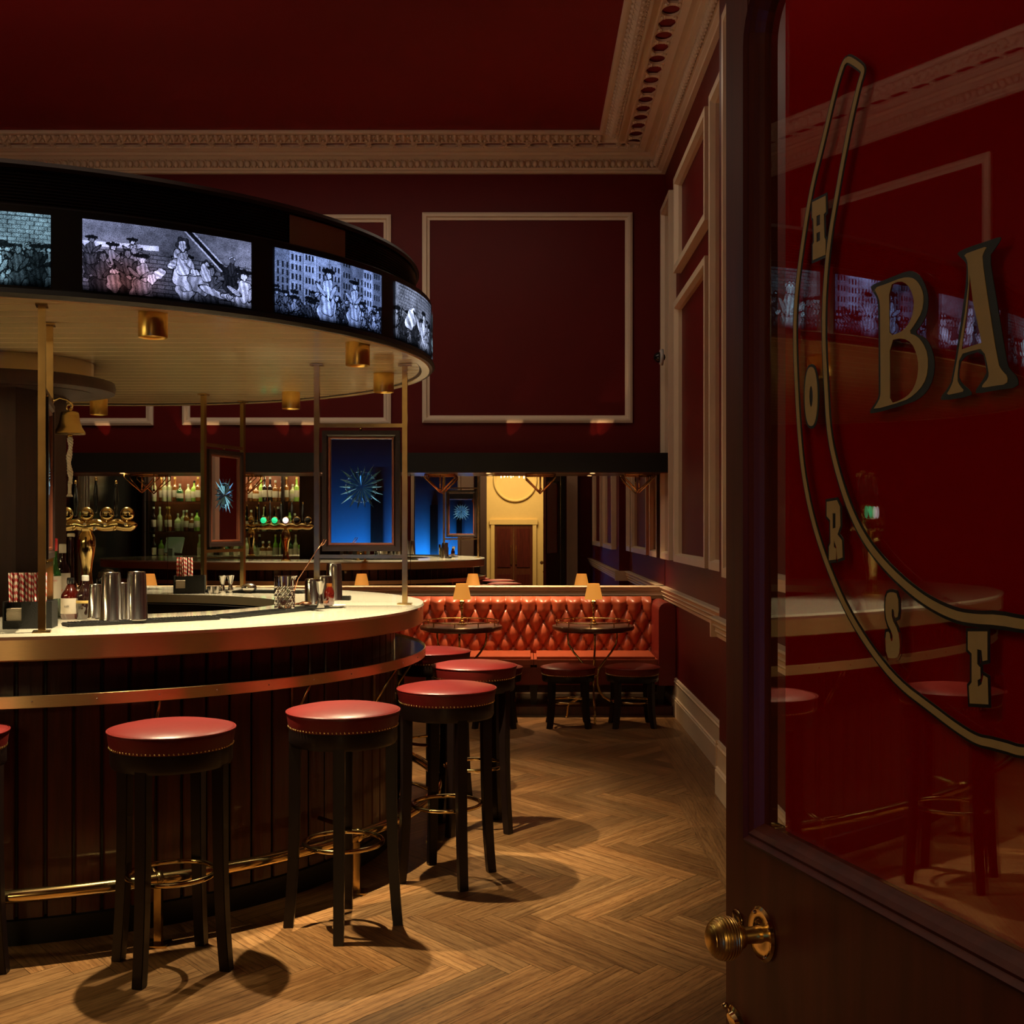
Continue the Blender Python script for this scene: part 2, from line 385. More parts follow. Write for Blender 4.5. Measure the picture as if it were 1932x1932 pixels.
# cornice -------------------------------------------------
Hx = HC
CP1 = [(.606, 0), (.606, .012), (.60, .025), (.58, .028), (.56, .025), (.555, .004), (.50, .008), (.453, .030), (.445, .05), (.43, .05), (.43, .02), (.385, .02), (.372, .03), (.372, 0)]
CP2 = [(.237, 0), (.237, .03), (.2, .045), (.165, .036), (.145, .034), (.143, .056), (.118, .060), (.085, .085), (.070, .130), (.076, .142), (.066, .143), (.06, .155), (.04, .165), (.035, .175), (0, .178), (0, 0)]
def P(prof): return [(o, Hx - d) for o, d in prof]
def cornice(name, A, B, nrm, ka, kb, label):
    m = MB()
    m.run(P(CP1), A, B, nrm, ka, kb); m.run(P(CP2), A, B, nrm, ka, kb)
    root = m.obj(name, M['cream']); struct(root, label, 'cornice')
    A3 = Vector((*A, 0)); B3 = Vector((*B, 0)); n = Vector((*nrm, 0)); d = (B3 - A3).normalized(); Ln = (B3 - A3).length
    def at(s, o, dr): return A3 + d * s + n * o + Vector((0, 0, Hx - dr))
    pb = MB(); T = .19; o0, o1 = .237, .372; k = 0; s = .24 if ka else 0
    end = Ln - (.24 if kb else 0)
    while s < end - .01:
        om = (o0 + o1) / 2
        s2 = min(s + T, end); sm = (s + s2) / 2; N = 24; ring = []; outer = []
        for i in range(N):
            a = 2 * PI * i / N + PI / 12
            if k % 2 == 0: rx, ro = .076, .057; q = (sm + rx * math.cos(a), om + ro * math.sin(a))
            else:
                aa = (a % (PI / 3)) - PI / 6; rr = math.cos(PI / 6) / math.cos(aa)
                q = (sm + .090 * rr * math.cos(a + PI / 6), om + .063 * rr * math.sin(a + PI / 6))
            ring.append(q)
            ca, sa = math.cos(a + (PI / 6 if k % 2 else 0)), math.sin(a + (PI / 6 if k % 2 else 0)); f = 1 / max(abs(ca) / ((s2 - s) / 2), abs(sa) / ((o1 - o0) / 2), 1e-6)
            outer.append((sm + ca * f, om + sa * f))
        vs = [at(a, b, .018) for a, b in outer] + [at(a, b, .024) for a, b in ring] + [at(a, b, .008) for a, b in ring]
        fs = [(i, (i + 1) % N, N + (i + 1) % N, N + i) for i in range(N)] + [(N + i, N + (i + 1) % N, 2 * N + (i + 1) % N, 2 * N + i) for i in range(N)]
        pb.add(vs, fs)
        for c in ((s, o0), (s2, o0), (s2, o1), (s, o1)):
            pass
        for e in (-1, 1):  # carved leaves at joints
            pb.ball(at(s2, om + e * .042, .024), .013, 6, 4); pb.ball(at(s2 - .012, om + e * .028, .022), .009, 6, 4); pb.ball(at(s2 + .012, om + e * .028, .022), .009, 6, 4)
        s = s2; k += 1
    # corner fill quads handled by edge rails
    pb.run([(o0 - .004, Hx), (o0 - .004, Hx - .033), (o0 + .008, Hx - .030), (o0 + .012, Hx)], A, B, nrm, ka, kb)
    pb.run([(o1 - .012, Hx), (o1 - .008, Hx - .030), (o1 + .004, Hx - .033), (o1 + .004, Hx)], A, B, nrm, ka, kb)
    pb.obj('pierced_band', M['cream'], root)
    lf = MB(); s = .6 if ka else .03; e2 = Ln - (.58 if kb else 0)
    while s < e2:
        lf.add([at(s - .028, .50, .03), at(s, .472, .056), at(s + .028, .50, .03), at(s + .014, .552, .020), at(s - .014, .552, .020), at(s, .515, .074)],
               [(0, 1, 5), (1, 2, 5), (2, 3, 5), (3, 4, 5), (4, 0, 5)])
        lf.ball(at(s, .546, .030), .017, 6, 4); lf.ball(at(s + .035, .535, .030), .011, 6, 4); lf.ball(at(s + .035, .49, .052), .014, 6, 4)
        lf.ball(at(s + .015, .462, .05), .009, 5, 4); lf.ball(at(s - .015, .462, .05), .009, 5, 4)
        s += .07
    s = .12 if ka else .03; e2 = Ln - (.1 if kb else 0)
    while s < e2:
        lf.ball(at(s, .097, .118), (.023, .023, .030), 8, 5); lf.ball(at(s + .028, .108, .09), .008, 5, 4); lf.ball(at(s + .028, .086, .140), .010, 5, 4)
        s += .056
    lf.obj('carved_ornament', M['cream'], root)
cornice('trim_2', (XR, YM), (XL, YM), (0, -1), 1, 1, 'cream pierced plaster cornice along the rear wall')
cornice('trim_3', (XR, YF), (XR, YM), (-1, 0), 0, 1, 'cream pierced plaster cornice along the right wall')
cornice('trim_4', (XL, YM), (XL, YF), (1, 0), 1, 0, 'cream pierced plaster cornice along the left wall')

# panel frames --------------------------------------------
tn = [4]
def frame(u0, u1, z0, z1, place, label, wdt=.064, dep=.034, m='cream'):
    # place(u, z, o) -> xyz
    tn[0] += 1
    mb = MB(); P_ = [(0, 0), (0, dep * .7), (wdt * .3, dep), (wdt * .55, dep), (wdt * .7, dep * .45), (wdt, dep * .35), (wdt, 0)]
    cs = [(u0, z0, 1, 1), (u1, z0, -1, 1), (u1, z1, -1, -1), (u0, z1, 1, -1)]
    n = len(P_); vs = []
    for (u, z, a, b) in cs:
        for (i, o) in P_: vs.append(place(u + a * i, z + b * i, o))
    fs = [(c * n + i, c * n + i + 1, ((c + 1) % 4) * n + i + 1, ((c + 1) % 4) * n + i) for c in range(4) for i in range(n - 1)]
    mb.add(vs, fs)
    o = mb.obj('trim_%d' % tn[0], M[m]); struct(o, label, 'wall panel moulding')
back = lambda u, z, o: (u, YM - o, z)
frame(px(797, YM), px(1193, YM), pz(798, YM), pz(402, YM), back, 'cream square panel moulding on the rear wall, rightmost one')
frame(px(345, YM), px(738, YM), pz(802, YM), pz(406, YM), back, 'cream panel moulding on the rear wall behind the canopy')
frame(px(-105, YM), px(290, YM), pz(803, YM), pz(406, YM), back, 'cream panel moulding on the rear wall behind the bell')
def frameR(y0, y1, z0, z1, label, X=XR):
    # deeper box mouldings of the side wall
    tn[0] += 1; mb = MB(); wd, dp = .062, .06
    P_ = [(0, 0), (0, dp), (wd * .8, dp), (wd, dp * .45), (wd, 0)]; n = len(P_); vs = []
    for (u, z, a, b) in [(y0, z0, 1, 1), (y1, z0, -1, 1), (y1, z1, -1, -1), (y0, z1, 1, -1)]:
        for (i, o) in P_: vs.append((X - o, u + a * i, z + b * i))
    mb.add(vs, [(c * n + i, c * n + i + 1, ((c + 1) % 4) * n + i + 1, ((c + 1) % 4) * n + i) for c in range(4) for i in range(n - 1)])
    struct(mb.obj('trim_%d' % tn[0], M['creamwood']), label, 'wall panel moulding')
frameR(9.35, 9.95, 1.24, 4.21, 'narrow tall cream panel moulding on the right wall beside the corner')
frameR(7.49, 9.07, 1.24, 3.25, 'tall lower cream panel moulding on the right wall')
frameR(7.49, 9.07, 3.48, 4.21, 'short upper cream panel moulding on the right wall near the cornice')
frameR(6.87, 7.33, 1.24, 4.21, 'narrow tall cream panel moulding on the right wall before the step')
frameR(4.6, 6.17, 1.24, 4.21, 'tall cream panel moulding on the stepped right wall by the door edge', XN)
frameR(2.2, 4.0, 1.24, 4.21, 'tall cream panel moulding on the right wall behind the open door', XN)
left = lambda u, z, o: (XL + o, u, z)
for a, b in ((1.2, 2.6), (3.3, 5.1), (5.6, 7.4), (7.9, 9.4)):
    frame(a, b, 2.41, 4.2, left, 'cream panel moulding on the left wall at %s' % {1.2: 'the entrance end', 3.3: 'the back bar', 5.6: 'the bar middle', 7.9: 'the mirror end'}[a])

# dado rail + skirting
DP = [(0, 1.0), (.052, 1.0), (.056, .99), (.050, .978), (.036, .972), (.036, .962), (.044, .955), (.036, .945), (.026, .94), (.026, .925), (.030, .92), (.016, .905), (.016, .885), (0, .880)]
SP = [(0, .30), (.012, .298), (.016, .288), (.010, .280), (.020, .270), (.014, .255), (.014, .158), (.024, .152), (.018, .142), (.026, .135), (.025, 0), (0, 0)]
tn[0] += 1; o = MB().run(DP, (XR, 6.59), (XR, YM), (-1, 0)).obj('trim_%d' % tn[0], M['creamwood']); struct(o, 'cream dado rail along the right wall', 'dado rail')
tn[0] += 1; o = MB().run(DP, (XN, YF), (XN, 6.59), (-1, 0)).box((XN - .05, 6.58, .885), (XR, 6.61, 1.0)).obj('trim_%d' % tn[0], M['creamwood']); struct(o, 'cream dado rail on the stepped wall section', 'dado rail')
o = MB().run(SP, (XR, 6.59), (XR, YM), (-1, 0)).obj('baseboard_right', M['creamwood']); struct(o, 'tall cream moulded skirting board along the right wall', 'skirting board')
o = MB().run(SP, (XN, YF), (XN, 6.59), (-1, 0)).box((XN - .02, 6.58, 0), (XR, 6.60, .3)).obj('baseboard_right.001', M['creamwood']); struct(o, 'tall cream skirting board on the stepped wall section', 'skirting board')
o = MB().run(SP, (XR, YM - .02), (XL, YM - .02), (0, -1)).obj('baseboard_back', M['creamwood']); struct(o, 'cream skirting board behind the banquette', 'skirting board')
# ledge under the mirror
LP = [(0, 1.0), (.07, 1.0), (.075, .992), (.070, .982), (.056, .978), (.056, .968), (.060, .962), (.050, .952), (.046, .94), (.046, .925), (.052, .92), (.040, .905), (.036, .89), (0, .885)]
o = MB().run(LP, (XR, YM), (XL, YM), (0, -1)).obj('mirror_ledge', M['creamwood']); tag(o, 'long cream moulded ledge below the wall mirror', 'ledge')
# pelmet
pe = thing('pelmet', 'long dark pelmet box above the wall mirror', 'pelmet', (-2.3, 9.93, 1.963))
MB().box((XL + 2.3, -.17, 0), (XR - .01 + 2.3, .165, .10)).obj('lower_board', M['mahoglight'], pe)
pf = MB(); pf.box((XL + 2.3, -.19, .005), (XR - .01 + 2.3, -.17, .165)); pf.obj('face_board', M['black'], pe)
# wall mirror in joined panes
wm = thing('wall_mirror', 'long wall mirror between the ledge and the pelmet', 'mirror', (-2.3, YM - .006, 1.0))
xs = [XL, -5.19, -3.09, -.987, XR - .002]
for a, b in zip(xs[:-1], xs[1:]):
    MB().box((a + 2.3 + .002, -.004, .001), (b + 2.3 - .002, .004, .965)).obj('mirror_pane', M['mirror'], wm)

# ------------------------------------------------------------------ bar
BC = (-2.35, 5.68)
def ell(a, b, C, n=160, t0=0, t1=2 * PI):
    k = n if abs(t1 - t0 - 2 * PI) < 1e-6 else n - 1
    return [(C[0] + ov(a, b, t0 + (t1 - t0) * i / k)[0], C[1] + ov(a, b, t0 + (t1 - t0) * i / k)[1]) for i in range(n)]
KL = 1.55      # the bar and its canopy are longer towards the left
def ov(a, b, t):
    c, s_ = math.cos(t), math.sin(t); aa = a * KL if c < 0 else a
    nx, ny = c / aa, s_ / b; l = math.hypot(nx, ny)
    return aa * c, b * s_, nx / l, ny / l
def ring(mb, a, b, C, prof, n=160, smooth=True):
    # prof: list of (offset outward, z), closed loop
    vs = []; m = len(prof); t = [2 * PI * i / n for i in range(n)]
    for i in range(n):
        x, y, nx, ny = ov(a, b, t[i]); x += C[0]; y += C[1]
        for o, z in prof: vs.append((x + nx * o, y + ny * o, z))
    fs = [(i * m + j, ((i + 1) % n) * m + j, ((i + 1) % n) * m + (j + 1) % m, i * m + (j + 1) % m) for i in range(n) for j in range(m)]
    mb.add(vs, fs, smooth); return mb
def flat_shade_z(o, ang=.6):
    me = o.data
    for p in me.polygons: p.use_smooth = True
    me.set_sharp_from_angle(angle=ang)
    return o
bar = thing('bar_counter', 'oval cocktail bar with white stone top and dark panelled front', 'bar counter', (BC[0], BC[1], 0))
L0 = (-BC[0], -BC[1])
A_, B_ = 1.85, 1.70
def barpart(mb, name, m, parent=bar, sharp=.5):
    o = mb.obj(name, m, parent); flat_shade_z(o, sharp); return o
O = (0, 0)
t = MB()
# worktop: ring between outer ellipse and inner ellipse
n = 200; IA, IB = 1.15, .85
vs = []; fs = []
for i in range(n):
    a = 2 * PI * i / n; c, s = math.cos(a), math.sin(a)
    for (ra, rb, z) in ((A_, B_, 1.108), (A_ + .004, B_ + .004, 1.12), (A_, B_, 1.13), (IA, IB, 1.13), (IA, IB, 1.085)):
        vs.append((*ov(ra, rb, a)[:2], z))
for i in range(n):
    j = (i + 1) % n
    for k in range(5): fs.append((i * 5 + k, j * 5 + k, j * 5 + (k + 1) % 5, i * 5 + (k + 1) % 5))
t.add(vs, fs, True); barpart(t, 'countertop', M['stone'])
barpart(ring(MB(), A_, B_, O, [(-.012, 1.108), (.0, 1.108), (.0, 1.038), (-.012, 1.032)], 200), 'brass_edge', M['brushed'])
# panelled front: boards
wb = MB(); A2, B2 = A_ - .14, B_ - .14
ts = np.linspace(0, 2 * PI, 7201); X_ = A2 * np.cos(ts) * np.where(np.cos(ts) < 0, KL, 1); Y_ = B2 * np.sin(ts)
S_ = np.r_[0, np.cumsum(np.hypot(np.diff(X_), np.diff(Y_)))]
npan = int(S_[-1] / .097)
for i in range(npan):
    s0, s1 = S_[-1] * i / npan + .004, S_[-1] * (i + 1) / npan - .004
    vs = []
    for q in (s0, s0 + .005, (s0 + s1) / 2, s1 - .005, s1):
        tt = np.interp(q, S_, ts); x_, y_, nx, ny = ov(A2, B2, tt); l = 1
        off = -.006 if q in (s0, s1) else 0
        for z in (.09, 1.1): vs.append((x_ + nx / l * off, y_ + ny / l * off, z))
    wb.add(vs, [(2 * k, 2 * k + 2, 2 * k + 3, 2 * k + 1) for k in range(4)])
wb.obj('front_boards', M['mahog'], bar)
barpart(ring(MB(), A2 - .012, B2 - .012, O, [(0, .01), (0, 1.1), (-.03, 1.1), (-.03, .01)]), 'carcass', M['black'])
barpart(ring(MB(), A2, B2, O, [(-.02, 0), (.012, 0), (.012, .088), (-.02, .10)]), 'plinth', M['black'])
barpart(ring(MB(), IA, IB, O, [(-.03, 1.08), (-.05, 1.08), (-.05, .02), (-.03, .02)]), 'inner_front', M['dark'])
barpart(ring(MB(), A2, B2, O, [(-.01, .875), (.148, .875), (.148, .905), (-.01, .905)]), 'drink_ledge', M['slate'])
barpart(ring(MB(), A2, B2, O, [(.148, .870), (.152, .872), (.152, .912), (.148, .914)]), 'ledge_trim', M['brushed'])
# screws in ledge trim
scw = None
for i in range(60):
    tt = np.interp(S_[-1] * i / 60, S_, ts); x_, y_, nx, ny = ov(A2, B2, tt); l = 1
    if scw is None: scw = MB().ball((0, 0, 0), .0035, 6, 4).obj('trim_screw', M['steel'], bar); o = scw
    else: o = scw.copy(); COL.objects.link(o)
    o.location = (x_ + nx * .1525, y_ + ny * .1525, .893)
for i in range(20):
    tt = np.interp(S_[-1] * (i + .35) / 20, S_, ts); x, y, nx, ny = ov(A2, B2, tt)
    if x < -.9: continue
    MB().tube([(x + nx * .012, y + ny * .012, .70), (x + nx * .02, y + ny * .02, .72), (x + nx * .12, y + ny * .12, .872)], .006, 6).tube([(x + nx * .01, y + ny * .01, .66), (x + nx * .01, y + ny * .01, .875)], .006, 4).obj('ledge_bracket', M['agedbrass'], bar)
fr = MB(); RA, RB = 1.92, 1.76
fr.tube([(x, y, .235) for x, y in ell(RA, RB, O, 160)], .024, 14, closed=True)
rail = fr.obj('foot_rail', M['brass'], bar)
for (X, Y) in ((-1.30, 4.17), (-.66, 4.78), (-.435, 5.60), (-.66, 6.55), (-2.3, 3.93), (-3.3, 4.2)):
    x, y = X - BC[0], Y - BC[1]; k = 1 / math.hypot(x / (RA * (KL if x < 0 else 1)), y / RB); x *= k; y *= k
    q = MB().box((x - .013, y - .013, .008), (x + .013, y + .013, .215)).box((x - .04, y - .04, 0), (x + .04, y + .04, .008))
    q.lathe([(.029, -.012), (.029, .012)], (0, 0, 0), 16, Matrix.Translation((x, y, .235)) @ Matrix.Rotation(math.atan2(y, x), 4, 'Z') @ Matrix.Rotation(PI / 2, 4, 'X'))
    q.tube([(x, y, .235), (x * .95, y * .95, .27), (x * .895, y * .895, .285)], .009, 8)
    q.obj('rail_post', M['agedbrass'], rail)

# ------------------------------------------------------------------ canopy
CC = (-2.5, 5.7); CA, CB = 2.04, 1.84
can = thing('bar_canopy', 'black oval canopy over the bar with lit picture screens', 'canopy', (CC[0], CC[1], 2.29))
def cp(mb, name, m, sharp=.5, parent=can):
    o = mb.obj(name, m, parent); flat_shade_z(o, sharp); return o
cp(ring(MB(), CA, CB, O, [(-.05, 0.0), (.004, .0), (.016, .012), (.010, .030), (.0, .035), (.0, .315), (-.02, .325), (-.09, .325), (-.09, .02)], 240), 'screen_drum', M['black'])
rp = [(-.12, .32)]
for i in range(12):
    z = .325 + i * .0115; rp += [(-.085, z), (-.078, z + .004), (-.085, z + .008)]
rp += [(-.085, .465), (-.12, .465)]
cp(ring(MB(), CA, CB, O, rp, 240), 'ribbed_drum', M['ribbed'], .3)
cp(ring(MB(), CA, CB, O, [(-.12, .463), (-.070, .463), (-.062, .475), (-.072, .492), (-.10, .50), (-.12, .50)], 240), 'drum_cap', M['capwood'])
top = MB(); top.prism(ell(CA - .11, CB - .11, O, 96), .47, .48); top.obj('canopy_top', M['black'], can)
# soffit boards (tongue and groove run left-right)
sf = MB(); yb = -CB + .03; bw = .125
while yb < CB - .03:
    y2 = min(yb + bw, CB - .03); g = .006
    xa = (CA - .04) * math.sqrt(max(0, 1 - (max(abs(yb), abs(y2)) / (CB - .02)) ** 2))
    n2 = 12; pts = []
    def ex(y): return (CA - .03) * math.sqrt(max(0.0, 1 - (y / (CB - .02)) ** 2))
    a1, a2 = ex(yb + g), ex(y2 - g)
    prof = [(yb, .0165), (yb + g, .006), (y2 - g, .006), (y2, .0165)]
    vs = []
    for y, z in prof: vs.append((-ex(y) * KL, y, z)); vs.append((ex(y), y, z))
    sf.add(vs, [(0, 1, 3, 2), (2, 3, 5, 4), (4, 5, 7, 6)])
    yb = y2
sf.prism(ell(CA - .03, CB - .03, O, 96), .017, .05)
so = sf.obj('soffit_boards', M['slat'], can)
cp(ring(MB(), CA, CB, O, [(-.05, -.004), (-.012, -.004), (-.004, .006), (-.012, .014), (-.05, .014)], 240), 'soffit_rim', M['slat'])

# arc length on the drum
ts2 = np.linspace(-PI, PI, 3601); sx = CA * np.cos(ts2) * np.where(np.cos(ts2) < 0, KL, 1); sy = CB * np.sin(ts2)
SS = np.r_[0, np.cumsum(np.hypot(np.diff(sx), np.diff(sy)))]
def drum_pt(s, off):
    x, y, nx, ny = ov(CA, CB, np.interp(s % SS[-1], SS, ts2))
    return x + nx * off, y + ny * off
S0 = float(np.interp(-PI / 2, ts2, SS)) - 12.1975 / 4
def draw_pic(W, H, seed, kind):
    # a generic old-style engraving of townsfolk: brick, houses, robed figures, hatching
    r = np.random.default_rng(seed); yy, xx = np.mgrid[0:H, 0:W].astype(float)
    img = .30 + .10 * np.sin(xx / W * 5 + seed) + .10 * (yy / H)
    hat = .5 + .5 * np.sin((xx + yy) * 1.6 + 2 * np.sin(yy / 9)); img *= .75 + .25 * hat
    ox, oy = np.nonzero(np.ones((1, 1)))
    if kind != 2:      # brick wall
        row = np.floor(yy / (H / 17)); bx = (xx + (row % 2) * W / 44) % (W / 22)
        mort = (bx < 1.3) | (yy % (H / 17) < 1.2)
        zone = yy < H * .62 if kind == 0 else (xx > W * .05)
        img = np.where(zone & mort, img * .35, img)
    if kind == 2:      # house fronts with windows
        for k in range(9):
            x0 = k * W / 9; hh = H * (.62 - .25 * r.random()); z = (xx > x0) & (xx < x0 + W / 9 - 2) & (yy > hh * .2)
            img = np.where(z, .28 + .32 * r.random(), img)
            for a in range(3):
                for b in range(4):
                    wx, wy = x0 + W / 44 + a * W / (28 + 5 * (k % 3)), H * (.40 + .05 * (k % 2)) + b * H * (.12 + .03 * (k % 3))
                    img = np.where((abs(xx - wx) < W / 130) & (abs(yy - wy) < H * .045), .08, img)
    if kind == 0 and seed % 2 == 1:   # parapet & beam
        img = np.where((abs(yy - (H * .66 + xx * .03)) < H * .035) & (xx < W * .42), .8, img)
        d = abs((yy - H * .95) + (xx - W * .62) * .9) ; img = np.where((d < 7) & (xx > W * .55), .06, img); img = np.where((d > 7) & (d < 12) & (xx > W * .55), .75, img)
    tex = r.random((H, W)); img *= .8 + .4 * tex
    def blob(cx, cy, rx, ry, v, edge=.16, ang=0):
        nonlocal img
        rx = max(rx, 1.2); ry = max(ry, 1.2); m = int(max(rx, ry) + 4)
        x0, x1, y0, y1 = max(0, int(cx) - m), min(W, int(cx) + m), max(0, int(cy) - m), min(H, int(cy) + m)
        if x1 <= x0 or y1 <= y0: return
        X, Y = xx[y0:y1, x0:x1], yy[y0:y1, x0:x1]; S = img[y0:y1, x0:x1]
        ca, sa = math.cos(ang), math.sin(ang); wob = 1 + .12 * np.sin(np.arctan2(Y - cy, X - cx) * 5 + cx)
        u = ((X - cx) * ca + (Y - cy) * sa) / (rx * wob); w_ = (-(X - cx) * sa + (Y - cy) * ca) / (ry * wob)
        d = np.sqrt(u * u + w_ * w_); e = 1.5 / min(rx, ry)
        fold = .62 + .38 * np.clip(np.sin(u * 9 + w_ * 2.2 + cx) * 1.4 + .5, 0, 1) - .35 * np.clip(u, 0, 1) * (((X + Y).astype(int) % 3) == 0)
        S = np.where(d < 1 + e, .05, S); S = np.where(d < 1, v * fold, S); img[y0:y1, x0:x1] = S
    def person(cx, by, h, v):
        hw = h * .15; ln = r.uniform(-.12, .12)
        blob(cx, by + h * .25, hw * 1.35, h * .30, v * r.uniform(.5, 1))
        blob(cx + hw * .1, by + h * .40, hw * .95, h * .22, v * .8)
        blob(cx + hw * .2, by + h * .62, hw * .80, h * .17, v)
        for sd in (-1, 1):
            blob(cx + sd * hw * .95, by + h * .60, hw * .24, h * .13, v * .85, ang=-sd * r.uniform(.3, 1.1))
            blob(cx + sd * hw * 1.5, by + h * .50, hw * .34, hw * .20, v * .9, ang=r.uniform(-1, 1))
        hx, hy, hr = cx + hw * .2 + ln * h * .2, by + h * .86, h * .062
        blob(hx, hy + hr * .35, hr * 1.35, hr * 1.35, .10 if r.random() < .6 else .75)
        blob(hx + hr * .1, hy, hr * .85, hr * 1.1, min(1, v * 1.35 + .1))
        for e in (-1, 1):
            img[int(min(H - 1, max(0, hy + hr * .2))), int(min(W - 1, max(0, hx + e * hr * .4)))] = .02
        img[int(min(H - 1, max(0, hy - hr * .5))), int(min(W - 1, max(0, hx)))] = .05
        if r.random() < .5: blob(hx, hy + hr * 1.0, hr * 2.0, hr * .45, .06)
    nf = {0: 12, 1: 20, 2: 46, 3: 14}[kind]
    for k in range(nf):
        f_ = 1 - k / nf; h = H * (.95 - .4 * f_) * (.62 if kind == 2 else .9); person(r.random() * W, -H * .30 + H * (.42 if kind != 0 else .62) * f_, h, .12 + .6 * r.random() ** 1.5)
    if kind == 0:      # a reclining figure on steps
        blob(W * .59, H * .30, W * .10, H * .14, .70, ang=-.25); blob(W * .66, H * .24, W * .07, H * .11, .6, ang=-.6); blob(W * .74, H * .17, W * .09, H * .05, .8, ang=-.3); blob(W * .85, H * .12, W * .05, H * .045, .8, ang=-.2)
        blob(W * .55, H * .52, W * .040, H * .19, .92, ang=.35); blob(W * .60, H * .55, W * .045, H * .045, .9, ang=-.9); blob(W * .635, H * .42, W * .03, H * .04, .9, ang=-.2); blob(W * .50, H * .50, W * .035, H * .045, .85, ang=.9); blob(W * .565, H * .64, W * .028, H * .05, .8)
        blob(W * .562, H * .80, H * .095, H * .10, .15); blob(W * .56, H * .78, H * .055, H * .075, 1.0)
        blob(W * .70, H * .42, W * .03, H * .13, .8, ang=.3); blob(W * .42, H * .33, W * .045, H * .06, .9, ang=.7); blob(W * .38, H * .25, H * .06, H * .07, .95)
        blob(W * .17, H * .14, W * .040, H * .13, .45); blob(W * .17, H * .30, W * .026, H * .03, .8)
        person(W * .94, -H * .35, H * .95, .85)
    if kind == 1: person(W * .58, -H * .35, H * 1.22, 1.0); person(W * .22, -H * .30, H * 1.1, .85)
    if kind == 2: person(W * .42, -H * .10, H * .98, 1.05); person(W * .68, -H * .05, H * .84, .8)
    if kind == 3:
        blob(W * .30, H * .45, W * .13, H * .17, 1.0, ang=.5); person(W * .62, -H * .2, H * .95, .9); blob(W * .55, H * .30, W * .2, H * .06, .8, ang=-.6)
    tone = np.zeros((H, W))
    for oc, am in ((7, .5), (16, .4), (40, .35)):
        g_ = r.random((oc // 2 + 2, oc + 2)); gy_ = yy / H * (oc // 2); gx_ = xx / W * oc; iy, ix = gy_.astype(int), gx_.astype(int); fy, fx = gy_ - iy, gx_ - ix
        tone += am * (g_[iy, ix] * (1 - fx) * (1 - fy) + g_[iy, ix + 1] * fx * (1 - fy) + g_[iy + 1, ix] * (1 - fx) * fy + g_[iy + 1, ix + 1] * fx * fy - .5)
    img = img * np.clip(1 + 1.1 * tone, .3, 1.7)
    img = np.where(r.random((H, W)) < .10, img * .35, img)
    # engraved hatching over everything
    th = np.sin((xx * .9 - yy * .5) * 1.9) * np.sin((xx * .35 + yy) * 2.3 + np.sin(xx / 17))
    img = img * np.where(th > .35, .62, 1.08)
    return np.clip(img * (.88 + .24 * r.random((H, W))), 0.01, 1.15)
def screen(sc0, ln, seed, kind, W, lit=1.0):
    H = max(24, int(W * .25 / ln)); img = draw_pic(W, H, seed, kind)
    gy, gx = np.mgrid[0:H, 0:W]; f = gy / (H - 1)
    col = np.zeros((H, W, 3)); bl = img
    warm = np.exp(-((gx / W - .22) ** 2 / .03 + (f - .15) ** 2 / .12)) if (kind == 0 and seed % 2) else np.zeros((H, W))
    fade = np.clip((f - .0) / .14, .12, 1) ** 1.0     # picture gets darker towards its lower rim
    tint = {0: (.50, .55, .86), 1: (.42, .66, .80), 2: (.36, .48, .90), 3: (.60, .68, .95)}[kind]
    for c in range(3): col[..., c] = (bl ** 1.5) * tint[c] * fade
    for c, wv in enumerate((.75, .28, .22)): col[..., c] = col[..., c] * (1 - warm * .75) + (bl ** 1.4) * wv * warm * .9 * fade
    col = np.clip(col, 0, 2) ** 1.15 * 2.0 * lit
    vs = []
    for j in range(H):
        z = .04 + .25 * j / (H - 1)
        for i in range(W):
            x, y = drum_pt(sc0 - ln / 2 + ln * i / (W - 1), .0045); vs.append((x, y, z))
    fs = [(j * W + i, j * W + i + 1, (j + 1) * W + i + 1, (j + 1) * W + i) for j in range(H - 1) for i in range(W - 1)]
    me = bpy.data.meshes.new('picture_screen'); me.from_pydata(vs, [], fs); me.materials.append(M['pic'])
    ca = me.color_attributes.new('pic', 'FLOAT_COLOR', 'POINT')
    ca.data.foreach_set('color', np.concatenate([col.reshape(-1, 3), np.ones((H * W, 1))], 1).astype(np.float32).ravel())
    o = bpy.data.objects.new('picture_screen', me); COL.objects.link(o); o.parent = can
    return o
pitch = .7175
for k, (seed, kind, W) in enumerate([(12, 2, 200), (13, 1, 240), (14, 0, 240), (15, 2, 240), (16, 1, 300), (21, 0, 420), (22, 2, 340), (25, 3, 240), (26, 1, 60)]):
    idx = k - 5
    so = screen(S0 + 4.343 + idx * pitch, .615 if idx < 2 else .575, seed, kind, W)
    so['label'] = 'backlit %s engraving panel' % {0: 'reclining figure', 1: 'gathered crowd', 2: 'busy street', 3: 'dim interior'}[kind]
# access panel on the ribbed drum
pm = MB(); s0, s1 = [float(np.interp(np.arctan2((y - CC[1]) / CB, (x - CC[0]) / CA), ts2, SS)) for x, y in ((-.93, 4.62), (-.745, 4.88))]
vs = []
for i in range(9):
    for z in (.328, .455):
        x, y = drum_pt(s0 + (s1 - s0) * i / 8, -.074); vs.append((x, y, z))
pm.add(vs, [(2 * i, 2 * i + 2, 2 * i + 3, 2 * i + 1) for i in range(8)])
pm.obj('access_panel', M['tan'], can)

